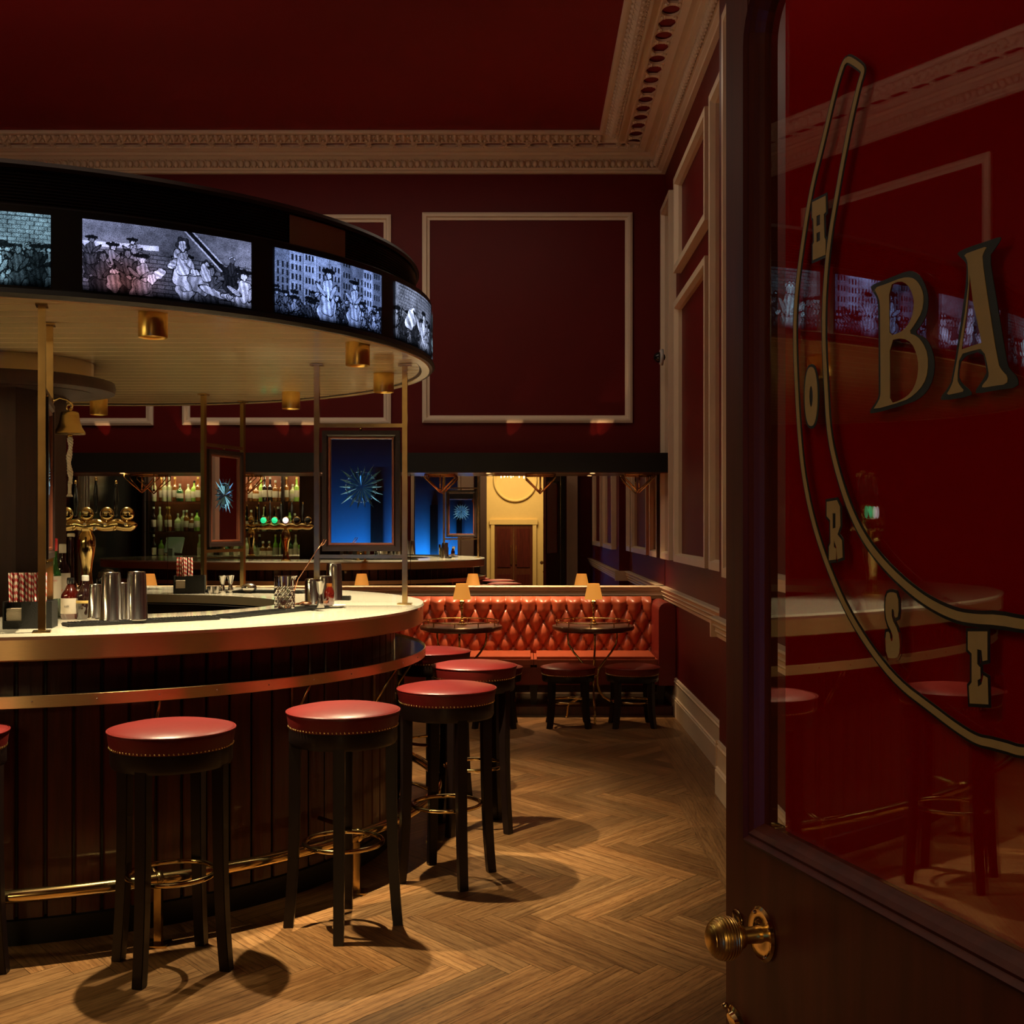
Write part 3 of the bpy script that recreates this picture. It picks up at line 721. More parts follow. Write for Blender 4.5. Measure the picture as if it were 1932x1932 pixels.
# downlights --------------------------------------------------
def downlight_proto():
    t = thing('downlight', 'x', 'ceiling light', (0, 0, 0), 0, 'brass cylinder lights under the canopy')
    MB().lathe([(.052, 0), (.0525, .002), (.0525, .098), (.051, .10), (.048, .10), (.048, .02), (.049, 0), (.052, 0)], (0, 0, -.10), 40, cap=False).obj('lamp_shade', M['knob'], t)
    MB().lathe([(.047, 0), (.047, .002)], (0, 0, -.06), 32).obj('reflector', M['brass'], t)
    MB().ball((0, 0, -.078), (.017, .017, .012), 16, 8).obj('bulb', M['bulb'], t)
    return t
dl = downlight_proto()
DL = [((-1.364, 4.28), 'nearest brass cylinder light, above the leftmost full stool', 1.0), ((-.719, 5.02), 'brass cylinder light just left of the right canopy end', 1.1),
      ((-.727, 6.01), 'brass cylinder light closest to the right end of the canopy', 1.0), ((-1.371, 6.84), 'brass cylinder light near the rear edge left of the poles', .8),
      ((-2.63, 7.2), 'farthest left brass cylinder light beside the bell', .6), ((-2.6, 4.2), 'brass cylinder light seen reflected in the door glass', .9)]
for i, ((x, y), lb, p) in enumerate(DL):
    o = dl if i == 0 else dup(dl)
    o.location = (x, y, 2.298); o['label'] = lb
    lamp('spot_lamp', 'SPOT', (x, y, 2.19), 330 * p, (1, .83, .50), (0, 0, 0), spot_size=math.radians(90), spot_blend=1.0, shadow_soft_size=.016)

# central column with disc ------------------------------------
cl = thing('column', 'dark wooden column in the middle of the bar with a round disc head', 'column', (-2.47, 5.6, 0), 0)
oc = [(.24 * math.cos(PI / 8 + k * PI / 4), .24 * math.sin(PI / 8 + k * PI / 4)) for k in range(8)]
MB().prism([(-.30, -.20), (.13, -.24), (.19, -.05), (.19, .2), (-.3, .24)], 0, 2.17).obj('shaft', M['mahogcol'], cl)
flat_shade_z(MB().lathe([(.43, 0), (.455, .005), (.46, .03), (.455, .055), (.44, .06), (.1, .06)], (.02, 0, 2.15), 64).obj('disc', M['mahogcol'], cl))
flat_shade_z(MB().lathe([(.33, 0), (.36, .0), (.36, .03)], (.02, 0, 2.148), 64).obj('disc_inlay', M['mahogcol'], cl))
flat_shade_z(MB().lathe([(.36, 0), (.36, .085)], (.02, 0, 2.21), 64).obj('collar', M['slat'], cl))
# bell
bl = thing('bell', 'brass bell with a white rope pull hanging from the column', 'bell', (-2.115, 5.42, 0))
by = pz(775, 5.4)
flat_shade_z(MB().lathe([(.066, 0), (.070, .003), (.068, .012), (.056, .03), (.047, .055), (.042, .085), (.040, .098), (.036, .104), (.010, .110), (.008, .120)], (0, 0, by - .108), 40).obj('bell_body', M['bell'], bl), .7)
MB().tube([(0, 0, by + .0), (.012, 0, by + .03), (-.01, 0, by + .052), (-.045, 0, by + .062), (-.075, 0, by + .05), (-.10, .02, by + .02)], .006, 8).tube([(.0 + .014 * math.cos(a), 0, by + .018 + .016 * math.sin(a)) for a in np.linspace(0, 2 * PI, 16)[:-1]], .004, 6, closed=True).obj('hook', M['brass'], bl)
MB().ball((0, 0, by - .118), .013, 10, 6).obj('clapper', M['bell'], bl)
rp_ = MB(); z0, z1 = pz(823, 5.4), pz(912, 5.4)
for s in range(3):
    pts = []
    for i in range(70):
        f = i / 69; a = f * 34 + s * 2 * PI / 3; wv = .004 * math.sin(f * 9)
        rr = .0065 * (1 + .35 * math.sin(f * 2 * PI * 3)); pts.append((rr * math.cos(a) + wv, rr * math.sin(a), z0 + (z1 - z0) * f))
    rp_.tube(pts, .0055, 6)
rp_.lathe([(.009, 0), (.0075, .02), (.009, .045)], (0, 0, z1 - .045), 12)
for k in range(10):
    a = k * .63; rp_.tube([(0, 0, z1 - .04), (.014 * math.cos(a), .014 * math.sin(a), z1 - .06)], .003, 5)
rp_.obj('rope_pull', M['rope'], bl)

# pole pairs with mirror screens ---------------------------------
def pole_pair(A, B, mirror, label, star=True):
    A = Vector(A); B = Vector(B); d = (B - A); L = d.length; rz = math.atan2(d.y, d.x)
    t = thing('mirror_screen', label, 'mirror screen', (A.x, A.y, 1.13), rz, 'mirror screens between brass poles on the bar')
    for x in (0, L):
        MB().box((x - .0125, -.0125, .005), (x + .0125, .0125, 1.16)).box((x - .035, -.03, 0), (x + .035, .03, .006)).box((x - .032, -.02, 1.155), (x + .032, .02, 1.162)).obj('pole', M['agedbrass'], t)
    zl, zh = pz(1050, 5.65) - 1.13, pz(803, 5.65) - 1.13
    for z in (zl, zh): MB().box((.0125, -.009, z - .009), (L - .0125, .009, z + .009)).obj('cross_rail', M['agedbrass'], t)
    for zz in (zh - .016, zl + .016): MB().ball((L / 2, 0, zz), .008).obj('pivot_knob', M['brass'], t)
    x0, x1, z0, z1 = .028, L - .022, zl + .026, zh - .026
    def fr(x0, x1, z0, z1, wd, dp, name, m):
        mb = MB()
        for s in (-1, 1):
            vs = []
            for (x, z, a, b) in ((x0, z0, 1, 1), (x1, z0, -1, 1), (x1, z1, -1, -1), (x0, z1, 1, -1)):
                for (i, o) in ((0, 0), (0, dp), (wd * .7, dp), (wd, dp * .5), (wd, 0)): vs.append((x + a * i, s * o, z + b * i))
            mb.add(vs, [(c * 5 + i, c * 5 + i + 1, ((c + 1) % 4) * 5 + i + 1, ((c + 1) % 4) * 5 + i) for c in range(4) for i in range(4)])
        return mb.obj(name, m, t)
    fr(x0, x1, z0, z1, .030, .020, 'outer_frame', M['dark'])
    fr(x0 + .030, x1 - .030, z0 + .030, z1 - .030, .011, .014, 'inner_frame', M['mahoglight'])
    gl = MB().box((x0 + .035, -.003, z0 + .035), (x1 - .035, .003, z1 - .035)).obj('mirror_glass', M['mirror2'], t)
    cx, cz = (x0 + x1) / 2, (z0 + z1) / 2 + .02; st = MB()
    for side in (-1, 1):
        for k in range(18):
            a = 2 * PI * k / 18 + .0; R = .108 / max(abs(math.cos(a)), abs(math.sin(a)), .82) * (1 if k % 2 else .95)
            c, s = math.cos(a), math.sin(a); w_ = .0075
            def q(r, u, o): return (cx + c * r - s * u, side * o, cz + s * r + c * u)
            st.add([q(.004, 0, .005), q(R * .55, w_, .004), q(R * .55, -w_, .004), q(R, 0, .004), q(R * .5, 0, .011)], [(0, 1, 4), (1, 3, 4), (3, 2, 4), (2, 0, 4)])
        for k in range(44):
            a = 2 * PI * k / 44; c, s = math.cos(a), math.sin(a); r = .074
            st.add([(cx + c * (r - .004), side * .004, cz + s * (r - .004)), (cx + c * r - s * .004, side * .005, cz + s * r + c * .004), (cx + c * (r + .005), side * .004, cz + s * (r + .005)), (cx + c * r + s * .004, side * .005, cz + s * r - c * .004), (cx + c * r, side * .011, cz + s * r)],
                   [(0, 1, 4), (1, 2, 4), (2, 3, 4), (3, 0, 4)])
    st.obj('starburst_ornament', M['crystalblue'], t)
    return t
pole_pair((-1.006, 5.645), (-.580, 5.645), 1, 'mirror screen facing the room at the right end of the bar')
pole_pair((-1.90, 6.90), (-1.765, 7.30), 1, 'mirror screen turned edgeways on the rear side of the bar')
pole_pair((-1.712, 4.135), (-1.845, 4.53), 1, 'mirror screen seen edge on at the near left of the bar')

# ------------------------------------------------------------------ bar stools
def legs_at(root, R, top, rt, sec, n=4, flare=.045, name='leg', m='dark'):
    for k in range(n):
        a = 2 * PI * k / n
        c, s = math.cos(a), math.sin(a); mb = MB(); N = 14; vs = []
        for i in range(N + 1):
            f = i / N; z = top * (1 - f)
            bow = rt + (R - rt) * (f ** 3.2) ; w_ = sec * (1 - .14 * f)
            for (u, v) in ((-1, -1), (1, -1), (1, 1), (-1, 1)):
                r = bow + u * w_; vs.append((c * r - s * v * w_, s * r + c * v * w_, z))
        fs = [(i * 4 + j, i * 4 + (j + 1) % 4, (i + 1) * 4 + (j + 1) % 4, (i + 1) * 4 + j) for i in range(N) for j in range(4)] + [(0, 1, 2, 3), (N * 4 + 3, N * 4 + 2, N * 4 + 1, N * 4)]
        mb.add(vs, fs); mb.obj(name, M[m], root, bevel=.0025)
def stool_proto(name, cat, H, R, label, group, lm='leather', ringz=.316, ringR=.146, footR=.205, legtop=None, nails=True, th=.060, ap=.062):
    t = thing(name, label, cat, (0, 0, 0), 0, group)
    zc = H - th
    flat_shade_z(MB().lathe([(.3 * R, zc - .002), (R * .955, zc), (R * .97, zc + .012), (R * .995, H - .014), (R * 1.0, H - .004), (R * .985, H), (R * .95, H + .004), (R * .75, H + .013), (R * .4, H + .018), (.001, H + .019)], (0, 0, 0), 64).obj('seat', M[lm], t), 1.2)
    pp = MB().tube([(R * math.cos(a), R * math.sin(a), H - .002) for a in np.linspace(0, 2 * PI, 65)[:-1]], .0032, 8, closed=True)
    pp.obj('piping', M[lm], t)
    flat_shade_z(MB().lathe([(R * .60, zc), (R * .955, zc), (R * .958, zc - ap + .012), (R * .93, zc - ap), (R * .60, zc - ap)], (0, 0, 0), 64).obj('apron', M['dark'], t))
    if nails:
        nm = MB(); nn = 86
        for k in range(nn):
            a = 2 * PI * k / nn; nm.ball((R * .965 * math.cos(a), R * .965 * math.sin(a), zc + .006), .0037, 6, 4)
        nm.obj('nailhead_trim', M['brass'], t)
    legs_at(t, footR, zc - .012, R * .85, .0215 if H > .6 else .0215)
    MB().tube([(ringR * math.cos(a), ringR * math.sin(a), ringz) for a in np.linspace(0, 2 * PI, 49)[:-1]], .009, 10, closed=True).obj('foot_ring', M['brass'], t)
    return t
st0 = stool_proto('bar_stool', 'bar stool', .814, .212, 'x', 'red leather bar stools around the bar')
ST = [(-1.21, 4.0, -13, 'red leather bar stool at the left, nearest fully visible one'), (-.684, 4.40, 4, 'second red leather bar stool, in the centre foreground'),
      (-.335, 5.01, 23, 'third red leather bar stool, casting a round shadow to its right'), (-.252, 5.83, -33, 'fourth red leather bar stool, behind and right of the third'),
      (-.514, 6.5, 10, 'farthest red leather bar stool, half hidden under the bar end'), (-1.965, 3.925, 2, 'red leather bar stool cut off by the left picture edge'), (-2.75, 3.6, 20, 'red leather bar stool seen only reflected in the door glass')]
RR = .212
for i, (x, y, a, lb) in enumerate(ST):
    o = st0 if i == 0 else dup(st0)
    o.location = (x, y, 0); o.rotation_euler = (0, 0, math.radians(a)); o['label'] = lb
ls0 = stool_proto('low_stool', 'stool', .447, .208, 'x', 'low stools around the brass tables', 'leather2', .19, .15, .205, th=.056, ap=.05)
LS = [(px(1072, 8.85), 8.85, 45, 'low oxblood stool left of the right hand table'), (px(1193, 8.85), 8.85, 47, 'low oxblood stool right of the right hand table'), (px(934, 8.85), 8.85, 44, 'low oxblood stool beside the left hand table')]
for i, (x, y, a, lb) in enumerate(LS):
    o = ls0 if i == 0 else dup(ls0)
    o.location = (x, y, 0); o.rotation_euler = (0, 0, math.radians(a)); o['label'] = lb

# ------------------------------------------------------------------ banquette
bq = thing('banquette', 'long buttoned red leather banquette below the mirror', 'banquette', (-1.0, 9.4, 0))
ox, oy = 1.0, -9.4
XA, XB, YB = -4.6, 1.075, 9.92
bx = .129; zr0 = .8125
nx_, nz_ = 820, 62
vs = []; fs = []
for j in range(nz_ + 1):
    z = .43 + (.915 - .43) * j / nz_
    for i in range(nx_ + 1):
        x = XA + (XB - XA) * i / nx_
        zp = min(z - zr0, 0)
        xo = x - px(811, YB)
        u = xo / bx + zp / .21; v = xo / bx - zp / .21
        f = abs(math.sin(PI * u) * math.sin(PI * v)); h = .052 * f ** .42
        # button dimple
        uu, vv = u - round(u), v - round(v); dd = uu * uu + vv * vv
        if z < zr0 + .03: h -= .020 * math.exp(-dd / .006)
        top = max(0, (z - .865) / .05); h = h * (1 - .5 * min(1, top)) - .045 * top ** 2
        vs.append((x + ox, YB - .0 - h + oy + (.455 - z) * -.04, z))
for j in range(nz_):
    for i in range(nx_): fs.append((j * (nx_ + 1) + i, j * (nx_ + 1) + i + 1, (j + 1) * (nx_ + 1) + i + 1, (j + 1) * (nx_ + 1) + i))
bk = MB(); bk.add(vs, fs, True); bko = bk.obj('backrest', M['leather3'], bq)
bt = MB(); bt0 = None
for r_, zz in enumerate((zr0, zr0 - .105, zr0 - .21, zr0 - .315)):
    k = -40
    while True:
        x = px(811, YB) + (k + (r_ % 2) * .5) * bx; k += 1
        if x < XA + .05: continue
        if x > XB - .05: break
        pos = (x + ox, YB + .006 + oy + (.455 - zz) * -.04, zz)
        if x > -1.0:
            if bt0 is None: bt0 = MB().ball((0, 0, 0), (.011, .007, .011), 8, 6).obj('button', M['leather2'], bq); o = bt0
            else: o = bt0.copy(); COL.objects.link(o)
            o.location = pos
        else: bt.ball(pos, (.011, .007, .011), 8, 6)
bto = bt.obj('hidden_buttons', M['leather2'], bq); bto['kind'] = 'stuff'
MB().box((XA + ox, YB + .02 + oy, .1), (XB + ox + .15, 9.97 + oy, .885)).obj('back_frame', M['leather2'], bq)
xs = [XA, -3.62, -2.33, -1.04, px(1007, 9.4), XB]
for a, b in zip(xs[:-1], xs[1:]):
    c = MB().box((a + .003 + ox, 9.37 + oy, .375), (b - .003 + ox, YB - .01 + oy, .462)).obj('seat_cushion', M['leather3'], bq, bevel=.022)
    flat_shade_z(c, .9)
MB().box((XA + ox, 9.40 + oy, .235), (XB + ox, 9.88 + oy, .376)).obj('seat_base', M['leather2'], bq)
# arm with rounded head
arm = MB(); pr = [(0, .235)]
for k in range(9): pr.append((.068 - .068 * math.cos(PI * k / 8), .835 + .065 * math.sin(PI * k / 8)))
pr += [(.136, .235)]
arm.prism(pr, 0, .60, Matrix.Translation((XB + ox, 9.95 + oy, 0)) @ Matrix.Rotation(PI / 2, 4, 'X'))
armo = arm.obj('arm', M['leather2'], bq); flat_shade_z(armo, .5)
for x in (-4.4, -2.9, -1.1, px(1007, 9.42), 1.1):
    MB().add([(x - .035 + ox, 9.42 + oy, .235), (x + .035 + ox, 9.42 + oy, .235), (x + .035 + ox, 9.49 + oy, .235), (x - .035 + ox, 9.49 + oy, .235), (x - .02 + ox, 9.43 + oy, .07), (x + .02 + ox, 9.43 + oy, .07), (x + .02 + ox, 9.47 + oy, .07), (x - .02 + ox, 9.47 + oy, .07)],
             [(0, 1, 2, 3), (7, 6, 5, 4), (0, 4, 5, 1), (1, 5, 6, 2), (2, 6, 7, 3), (3, 7, 4, 0)]).obj('leg', M['dark'], bq)
o = MB().box((XL, 9.33, 0), (1.185, YM - .05, .07)).obj('trim_20', M['mahog']); struct(o, 'low dark timber step under the banquette', 'plinth')

# ------------------------------------------------------------------ tables + lamps
def table_proto():
    t = thing('cocktail_table', 'x', 'table', (0, 0, 0), 0, 'round brass legged tables along the banquette')
    flat_shade_z(MB().lathe([(.28, .705), (.30, .700), (.318, .712), (.322, .725), (.318, .738), (.305, .742), (.001, .742)], (0, 0, 0), 64).obj('tabletop', M['mahoglight'], t))
    g = MB()
    g.tube([(.292 * math.cos(a), .292 * math.sin(a), .775) for a in np.linspace(0, 2 * PI, 65)[:-1]], .0048, 8, closed=True)
    for k in range(10):
        a = 2 * PI * k / 10 + .2; g.lathe([(.004, 0), (.006, .004), (.003, .014), (.005, .022), (.003, .034)], (.292 * math.cos(a), .292 * math.sin(a), .742), 8)
    g.obj('gallery_rail', M['brass'], t)
    for k in range(3):
        a = 2 * PI * k / 3 - PI / 2; pts = []
        for r, z in ((.22, .70), (.225, .64), (.215, .58), (.17, .52), (.10, .45), (.055, .40), (.038, .34), (.04, .28), (.06, .22), (.10, .175), (.16, .14), (.205, .12), (.225, .09), (.228, .04), (.235, .0)):
            pts.append((r * math.cos(a), r * math.sin(a), z))
        # smooth
        P2 = []
        for i in range(len(pts) - 1):
            p, q = Vector(pts[i]), Vector(pts[i + 1]); P2 += [p, (p + q) / 2]
        P2.append(Vector(pts[-1]))
        MB().tube(P2, .0085, 8).lathe([(.014, 0), (.010, .006)], pts[-1], 10).obj('leg', M['agedbrass'], t)
    MB().tube([(.045 * math.cos(a), .045 * math.sin(a), .34) for a in np.linspace(0, 2 * PI, 21)[:-1]], .006, 8, closed=True).lathe([(.012, 0), (.012, .05)], (0, 0, .315), 10).obj('leg_collar', M['agedbrass'], t)
    return t
def tablelamp_proto():
    t = thing('table_lamp', 'x', 'lamp', (0, 0, 0), 0, 'small shaded lamps on the tables')
    flat_shade_z(MB().lathe([(.038, 0), (.040, .004), (.036, .012), (.024, .016), (.020, .024), (.022, .030), (.013, .036), (.009, .05), (.008, .10), (.011, .12), (.014, .13), (.010, .14), (.012, .15), (.020, .165), (.021, .185), (.012, .19), (.008, .20), (.008, .26)], (0, 0, 0), 24).obj('lamp_base', M['brass'], t))
    flat_shade_z(MB().lathe([(.072, .200), (.046, .322), (.044, .322), (.070, .200), (.072, .200)], (0, 0, 0), 40, cap=False).obj('lamp_shade', M['shade'], t))
    MB().ball((0, 0, .25), .012, 10, 6).obj('bulb', M['bulb'], t)
    return t
tb0 = table_proto(); tl0 = tablelamp_proto()
TB = [(px(1119, 9.1), 'right hand'), (px(870, 9.1), 'left hand'), (-1.55, 'third from the right, behind the bar end'), (-3.56, 'farthest left, behind the beer tap')]
for i, (x, nm) in enumerate(TB):
    o = tb0 if i == 0 else dup(tb0); o.location = (x, 9.1, 0); o['label'] = nm + ' round brass legged table at the banquette'
    l = tl0 if i == 0 else dup(tl0); l.location = (x + .005, 9.13, .742); l['label'] = 'brass table lamp on the %s round table' % nm
    lamp('table_lamp_bulb', 'POINT', (x + .005, 9.13, .742 + .215), 1.4, (1, .55, .2), shadow_soft_size=.03)

# pelmet downlights + brass pendants
for i, x in enumerate((-3.4, -2.55, -1.7, px(922, 9.85), px(1118, 9.85), -4.4)):
    t = thing('recessed_light', 'small recessed light in the pelmet, %s' % ['fourth from the left', 'above the second table from the left', 'left of centre', 'above the left hand table', 'above the right hand table', 'farthest left'][i], 'ceiling light', (x, 9.86, 1.962), 0, 'recessed lights under the pelmet')
    MB().lathe([(.022, 0), (.030, 0), (.030, -.004), (.022, -.004), (.022, 0)], (0, 0, 0), 20, cap=False).obj('rim', M['white'], t)
    MB().lathe([(.021, -.001), (.021, -.002)], (0, 0, 0), 20).obj('lens', M['bulb'], t)
    lamp('pelmet_spot', 'SPOT', (x, 9.86, 1.945), [70, 80, 120, 170, 70, 60][i], (1, .66, .34), (math.radians(0), 0, 0), spot_size=math.radians(95), spot_blend=.9, shadow_soft_size=.02)
for x, t_ in ((px(195, 10), .1), (px(350, 10), .12), (px(392, 10), -.05), (px(535, 10), .1), (px(572, 10), -.1), (px(960, 10), -.12), (px(1118, 10), -.15), (px(1132, 10), -.12)):
    lamp('pelmet_uplight', 'SPOT', (x + t_ * .6, 9.99, 2.12), 2.2, (1, .6, .3), Vector((-t_, .10, .30)).to_track_quat('-Z', 'Y').to_euler(), spot_size=math.radians(26), spot_blend=.5, shadow_soft_size=.004)
pd0 = thing('brass_pendant', 'x', 'pendant', (0, 0, 0), 0, 'brass wire pendants under the pelmet')
w_ = .125; d_ = .07
mb = MB(); cs = [(-w_, -d_), (w_, -d_), (w_, d_), (-w_, d_)]
for i in range(4):
    a, b = cs[i], cs[(i + 1) % 4]
    mb.tube([(a[0], a[1], 0), (b[0], b[1], 0)], .005, 6); mb.tube([(a[0], a[1], 0), (a[0], a[1], -.03), (0, 0, -.155)], .005, 6)
mb.obj('wire_frame', M['agedbrass'], pd0)
MB().tube([(0, 0, .0), (0, 0, -.12)], .006, 8).ball((0, 0, -.125), .012, 10, 6).obj('stem', M['brass'], pd0)
for i, (x, nm) in enumerate(((.975, 'rightmost'), (.135, 'second from the right'), (-.72, 'beside the right end of the bar'), (-1.57, 'behind the mirror screen'), (-2.43, 'left of the edgeways mirror screen'), (-3.26, 'behind the beer taps'))):
    o = pd0 if i == 0 else dup(pd0); o.location = (x, 9.93, 1.955); o['label'] = 'brass wire pendant under the pelmet, ' + nm

# dome camera by the corner
dc = thing('dome_camera', 'small black security dome on a white base in the corner', 'camera', (XR - .062, 9.72, pz(675, 9.75)))
Tm = Matrix.Rotation(-PI / 2, 4, 'Y')
MB().lathe([(.068, 0), (.068, .02), (.060, .028)], (0, 0, 0), 24, Tm).obj('base', M['white'], dc)
MB().ball((-.03, 0, 0), (.05, .045, .045), 16, 8).obj('dome', M['darklens'], dc)

# ------------------------------------------------------------------ open glazed door
dd = Vector((.287, -.958)).normalized(); D0 = Vector((.2936 - dd.x * 0, 1.70))
def dpt(t, z, o=0):   # t along the leaf from the free edge, o out of the face towards the bar
    nrm = Vector((dd.y, -dd.x)); return (D0.x + dd.x * t + nrm.x * o, D0.y + dd.y * t + nrm.y * o, z)
if dpt(0, 0, 1)[0] > dpt(0, 0, 0)[0]:
    _s = -1
else: _s = 1
def DP_(t, z, o=0): return dpt(t, z, o * _s)
def d_hit(x, y, o=0):
    bx_, by_, _z = DP_(0, 0, o); k = (x - 990) / 2200; t = (k * by_ - bx_) / (dd.x - k * dd.y); Z = by_ + dd.y * t
    return t, 1.5 + (996 - y) / 2200 * Z
door = MB(); LW = .90
ts_ = .062; gt0 = d_hit(1447, 500)[0]; gz0 = 1.085; gz1 = 2.24; gt1 = LW - .11; DH = 2.38; TH = .044
def dbox(mb, t0, t1, z0, z1, o0=-TH, o1=0):
    vs = [DP_(t0, z0, o0), DP_(t1, z0, o0), DP_(t1, z0, o1), DP_(t0, z0, o1), DP_(t0, z1, o0), DP_(t1, z1, o0), DP_(t1, z1, o1), DP_(t0, z1, o1)]
    mb.add(vs, [(0, 3, 2, 1), (4, 5, 6, 7), (0, 1, 5, 4), (1, 2, 6, 5), (2, 3, 7, 6), (3, 0, 4, 7)])
root = bpy.data.objects.new('door_1', None); COL.objects.link(root); struct(root, 'open mahogany door with red glass and gilt lettering at the right', 'door')
mt0 = d_hit(1410, 500)[0]
mb = MB(); dbox(mb, 0, mt0, .01, DH); mb.obj('stile', M['mahogdoor'], root)
mb = MB(); dbox(mb, LW - .09, LW, .01, DH); mb.obj('stile', M['mahogdoor'], root)
mb = MB(); dbox(mb, mt0, LW - .09, gz1 + .03, DH); dbox(mb, mt0, LW - .09, .80, gz0 - .025); dbox(mb, mt0, LW - .09, .01, .22); mb.obj('rails', M['mahogdoor'], root)
mb = MB(); dbox(mb, mt0, LW - .09, .22, .80, -TH + .014, -.014); mb.obj('lower_panel', M['mahogdoor'], root)
# moulding around glass (rounded top corners) as swept profile
def loop_frame(name, t0, t1, z0, z1, rad, prof, m, par):
    pts = [(t0, z0), (t1, z0)]
    for k in range(9): a = PI / 2 * k / 8; pts.append((t1 - rad + rad * math.cos(a), z1 - rad + rad * math.sin(a)))
    for k in range(9): a = PI / 2 + PI / 2 * k / 8; pts.append((t0 + rad + rad * math.cos(a), z1 - rad + rad * math.sin(a)))
    N = len(pts); vs = []
    for i in range(N):
        p0, p, p1 = Vector(pts[i - 1]), Vector(pts[i]), Vector(pts[(i + 1) % N])
        n0 = (p - p0).normalized(); n1 = (p1 - p).normalized(); n0 = Vector((-n0.y, n0.x)); n1 = Vector((-n1.y, n1.x))
        n = (n0 + n1); n = n / max(.3, n.length_squared) * 2
        for (i_, o) in prof: q = p + n * i_; vs.append(DP_(q.x, q.y, o))
    m_ = len(prof)
    mb = MB().add(vs, [(i * m_ + j, ((i + 1) % N) * m_ + j, ((i + 1) % N) * m_ + (j + 1) % m_, i * m_ + (j + 1) % m_) for i in range(N) for j in range(m_)])
    return mb.obj(name, m, par)
mo = loop_frame('glazing_moulding', mt0, LW - .09, gz0 - .025, gz1 + .03, .10, [(0, -.03), (0, .004), (.006, .010), (.012, .004), (.017, .007), (.023, .002), (.028, -.004), (.032, -.0095), (.032, -.03)], M['mahogdoor'], root)
sp = MB(); 
for sx_, sz_ in ((mt0, 1), (LW - .09, -1)):
    a = mt0 if sz_ == 1 else LW - .09 - .12
    # spandrel fill behind rounded corners
    cx_ = (mt0 + .10) if sz_ == 1 else (LW - .09 - .10); cz_ = gz1 + .03 - .10; corner = (mt0, gz1 + .03) if sz_ == 1 else (LW - .09, gz1 + .03)
    arc = [(cx_ + (-1 if sz_ == 1 else 1) * .10 * math.sin(q), cz_ + .10 * math.cos(q)) for q in np.linspace(0, PI / 2, 9)]
    vs = [DP_(*corner, -.001)] + [DP_(p[0], p[1], -.001) for p in arc]
    sp.add(vs, [(0, i, i + 1) for i in range(1, 9)])
sp.obj('corner_spandrel', M['mahogdoor'], root)
loop_frame('panel_moulding', mt0, LW - .09, .22, .80, .01, [(0, -.02), (0, .003), (.012, .005), (.022, -.006), (.026, -.02)], M['mahogdoor'], root)
mb = MB(); dbox(mb, mt0 + .01, LW - .10, gz0 - .01, gz1 + .02, -.0155, -.0105); pane = mb.obj('glass_pane', M['pane'], root)
rt0 = d_hit(1482, 500, -.0185)[0]
mb = MB(); dbox(mb, rt0, LW - .10, gz0 - .01, gz1 + .02, -.0215, -.0185); mb.obj('red_backing', M['redback'], root)
# lettering
def trace(pts, sx, sy, s): return [d_hit(sx + x / s, sy + y / s, GO) for x, y in pts]
def offset(poly, r):
    n = len(poly); ar = sum(poly[i][0] * poly[(i + 1) % n][1] - poly[(i + 1) % n][0] * poly[i][1] for i in range(n)); sg = 1 if ar > 0 else -1
    out = []
    for i in range(n):
        p0, p, p1 = Vector(poly[i - 1]), Vector(poly[i]), Vector(poly[(i + 1) % n])
        if (p - p0).length < 1e-6 or (p1 - p).length < 1e-6: out.append(tuple(p)); continue
        a = (p - p0).normalized(); b = (p1 - p).normalized(); n_ = Vector((a.y, -a.x)) + Vector((b.y, -b.x))
        n_ = n_ / max(.9, n_.length_squared) * 2 * sg * r
        out.append(tuple(p + n_))
    return out
def decal(name, loops, m, o, par, th=.0006):
    polys = [[Vector((x, y, 0)) for x, y in L] for L in loops]
    tri = tessellate_polygon(polys); flat = [p for L in loops for p in L]
    vs = [DP_(x, y, o) for x, y in flat] + [DP_(x, y, o - th) for x, y in flat]; n = len(flat)
    fs = [tuple(t) for t in tri] + [tuple(n + i for i in t[::-1]) for t in tri]; b = 0
    for L in loops:
        k = len(L)
        for i in range(k): fs.append((b + i, b + (i + 1) % k, n + b + (i + 1) % k, n + b + i))
        b += k
    return MB().add(vs, fs).obj(name, m, par)
def smooth_loop(pts, it=1):
    for _ in range(it):
        o = []
        for i in range(len(pts)):
            p, q = pts[i], pts[(i + 1) % len(pts)]
            o += [(p[0] * .75 + q[0] * .25, p[1] * .75 + q[1] * .25), (p[0] * .25 + q[0] * .75, p[1] * .25 + q[1] * .75)]
        pts = o
    return pts
GO = -.0093; BO = -.0099
def letter(name, gold, holes, black=None, bholes=None):
    bo = decal(name, ([black] if black else [offset(gold, .0035)]) + (bholes if bholes is not None else [offset(h, -.0012) for h in holes]), M['black'], BO, pane)
    decal('gilt_face', [gold] + holes, M['gold'], GO, bo)
R3 = (1640, 440, 5.366)
gB = smooth_loop(trace([(45, 555), (180, 510), (330, 450), (420, 445), (480, 480), (530, 560), (550, 660), (530, 800), (460, 920), (395, 1010), (480, 1040), (540, 1110), (590, 1220), (590, 1400), (550, 1530), (450, 1640), (350, 1700), (35, 1790), (75, 1730), (112, 1660), (115, 1560), (110, 900), (108, 700), (85, 630)], *R3))
h1 = smooth_loop(trace([(198, 530), (310, 480), (390, 520), (440, 620), (455, 720), (430, 860), (370, 960), (300, 1010), (205, 1040), (200, 900)], *R3))
h2 = smooth_loop(trace([(205, 1085), (340, 1060), (430, 1110), (480, 1220), (500, 1340), (480, 1500), (420, 1620), (320, 1690), (207, 1725), (207, 1500)], *R3))
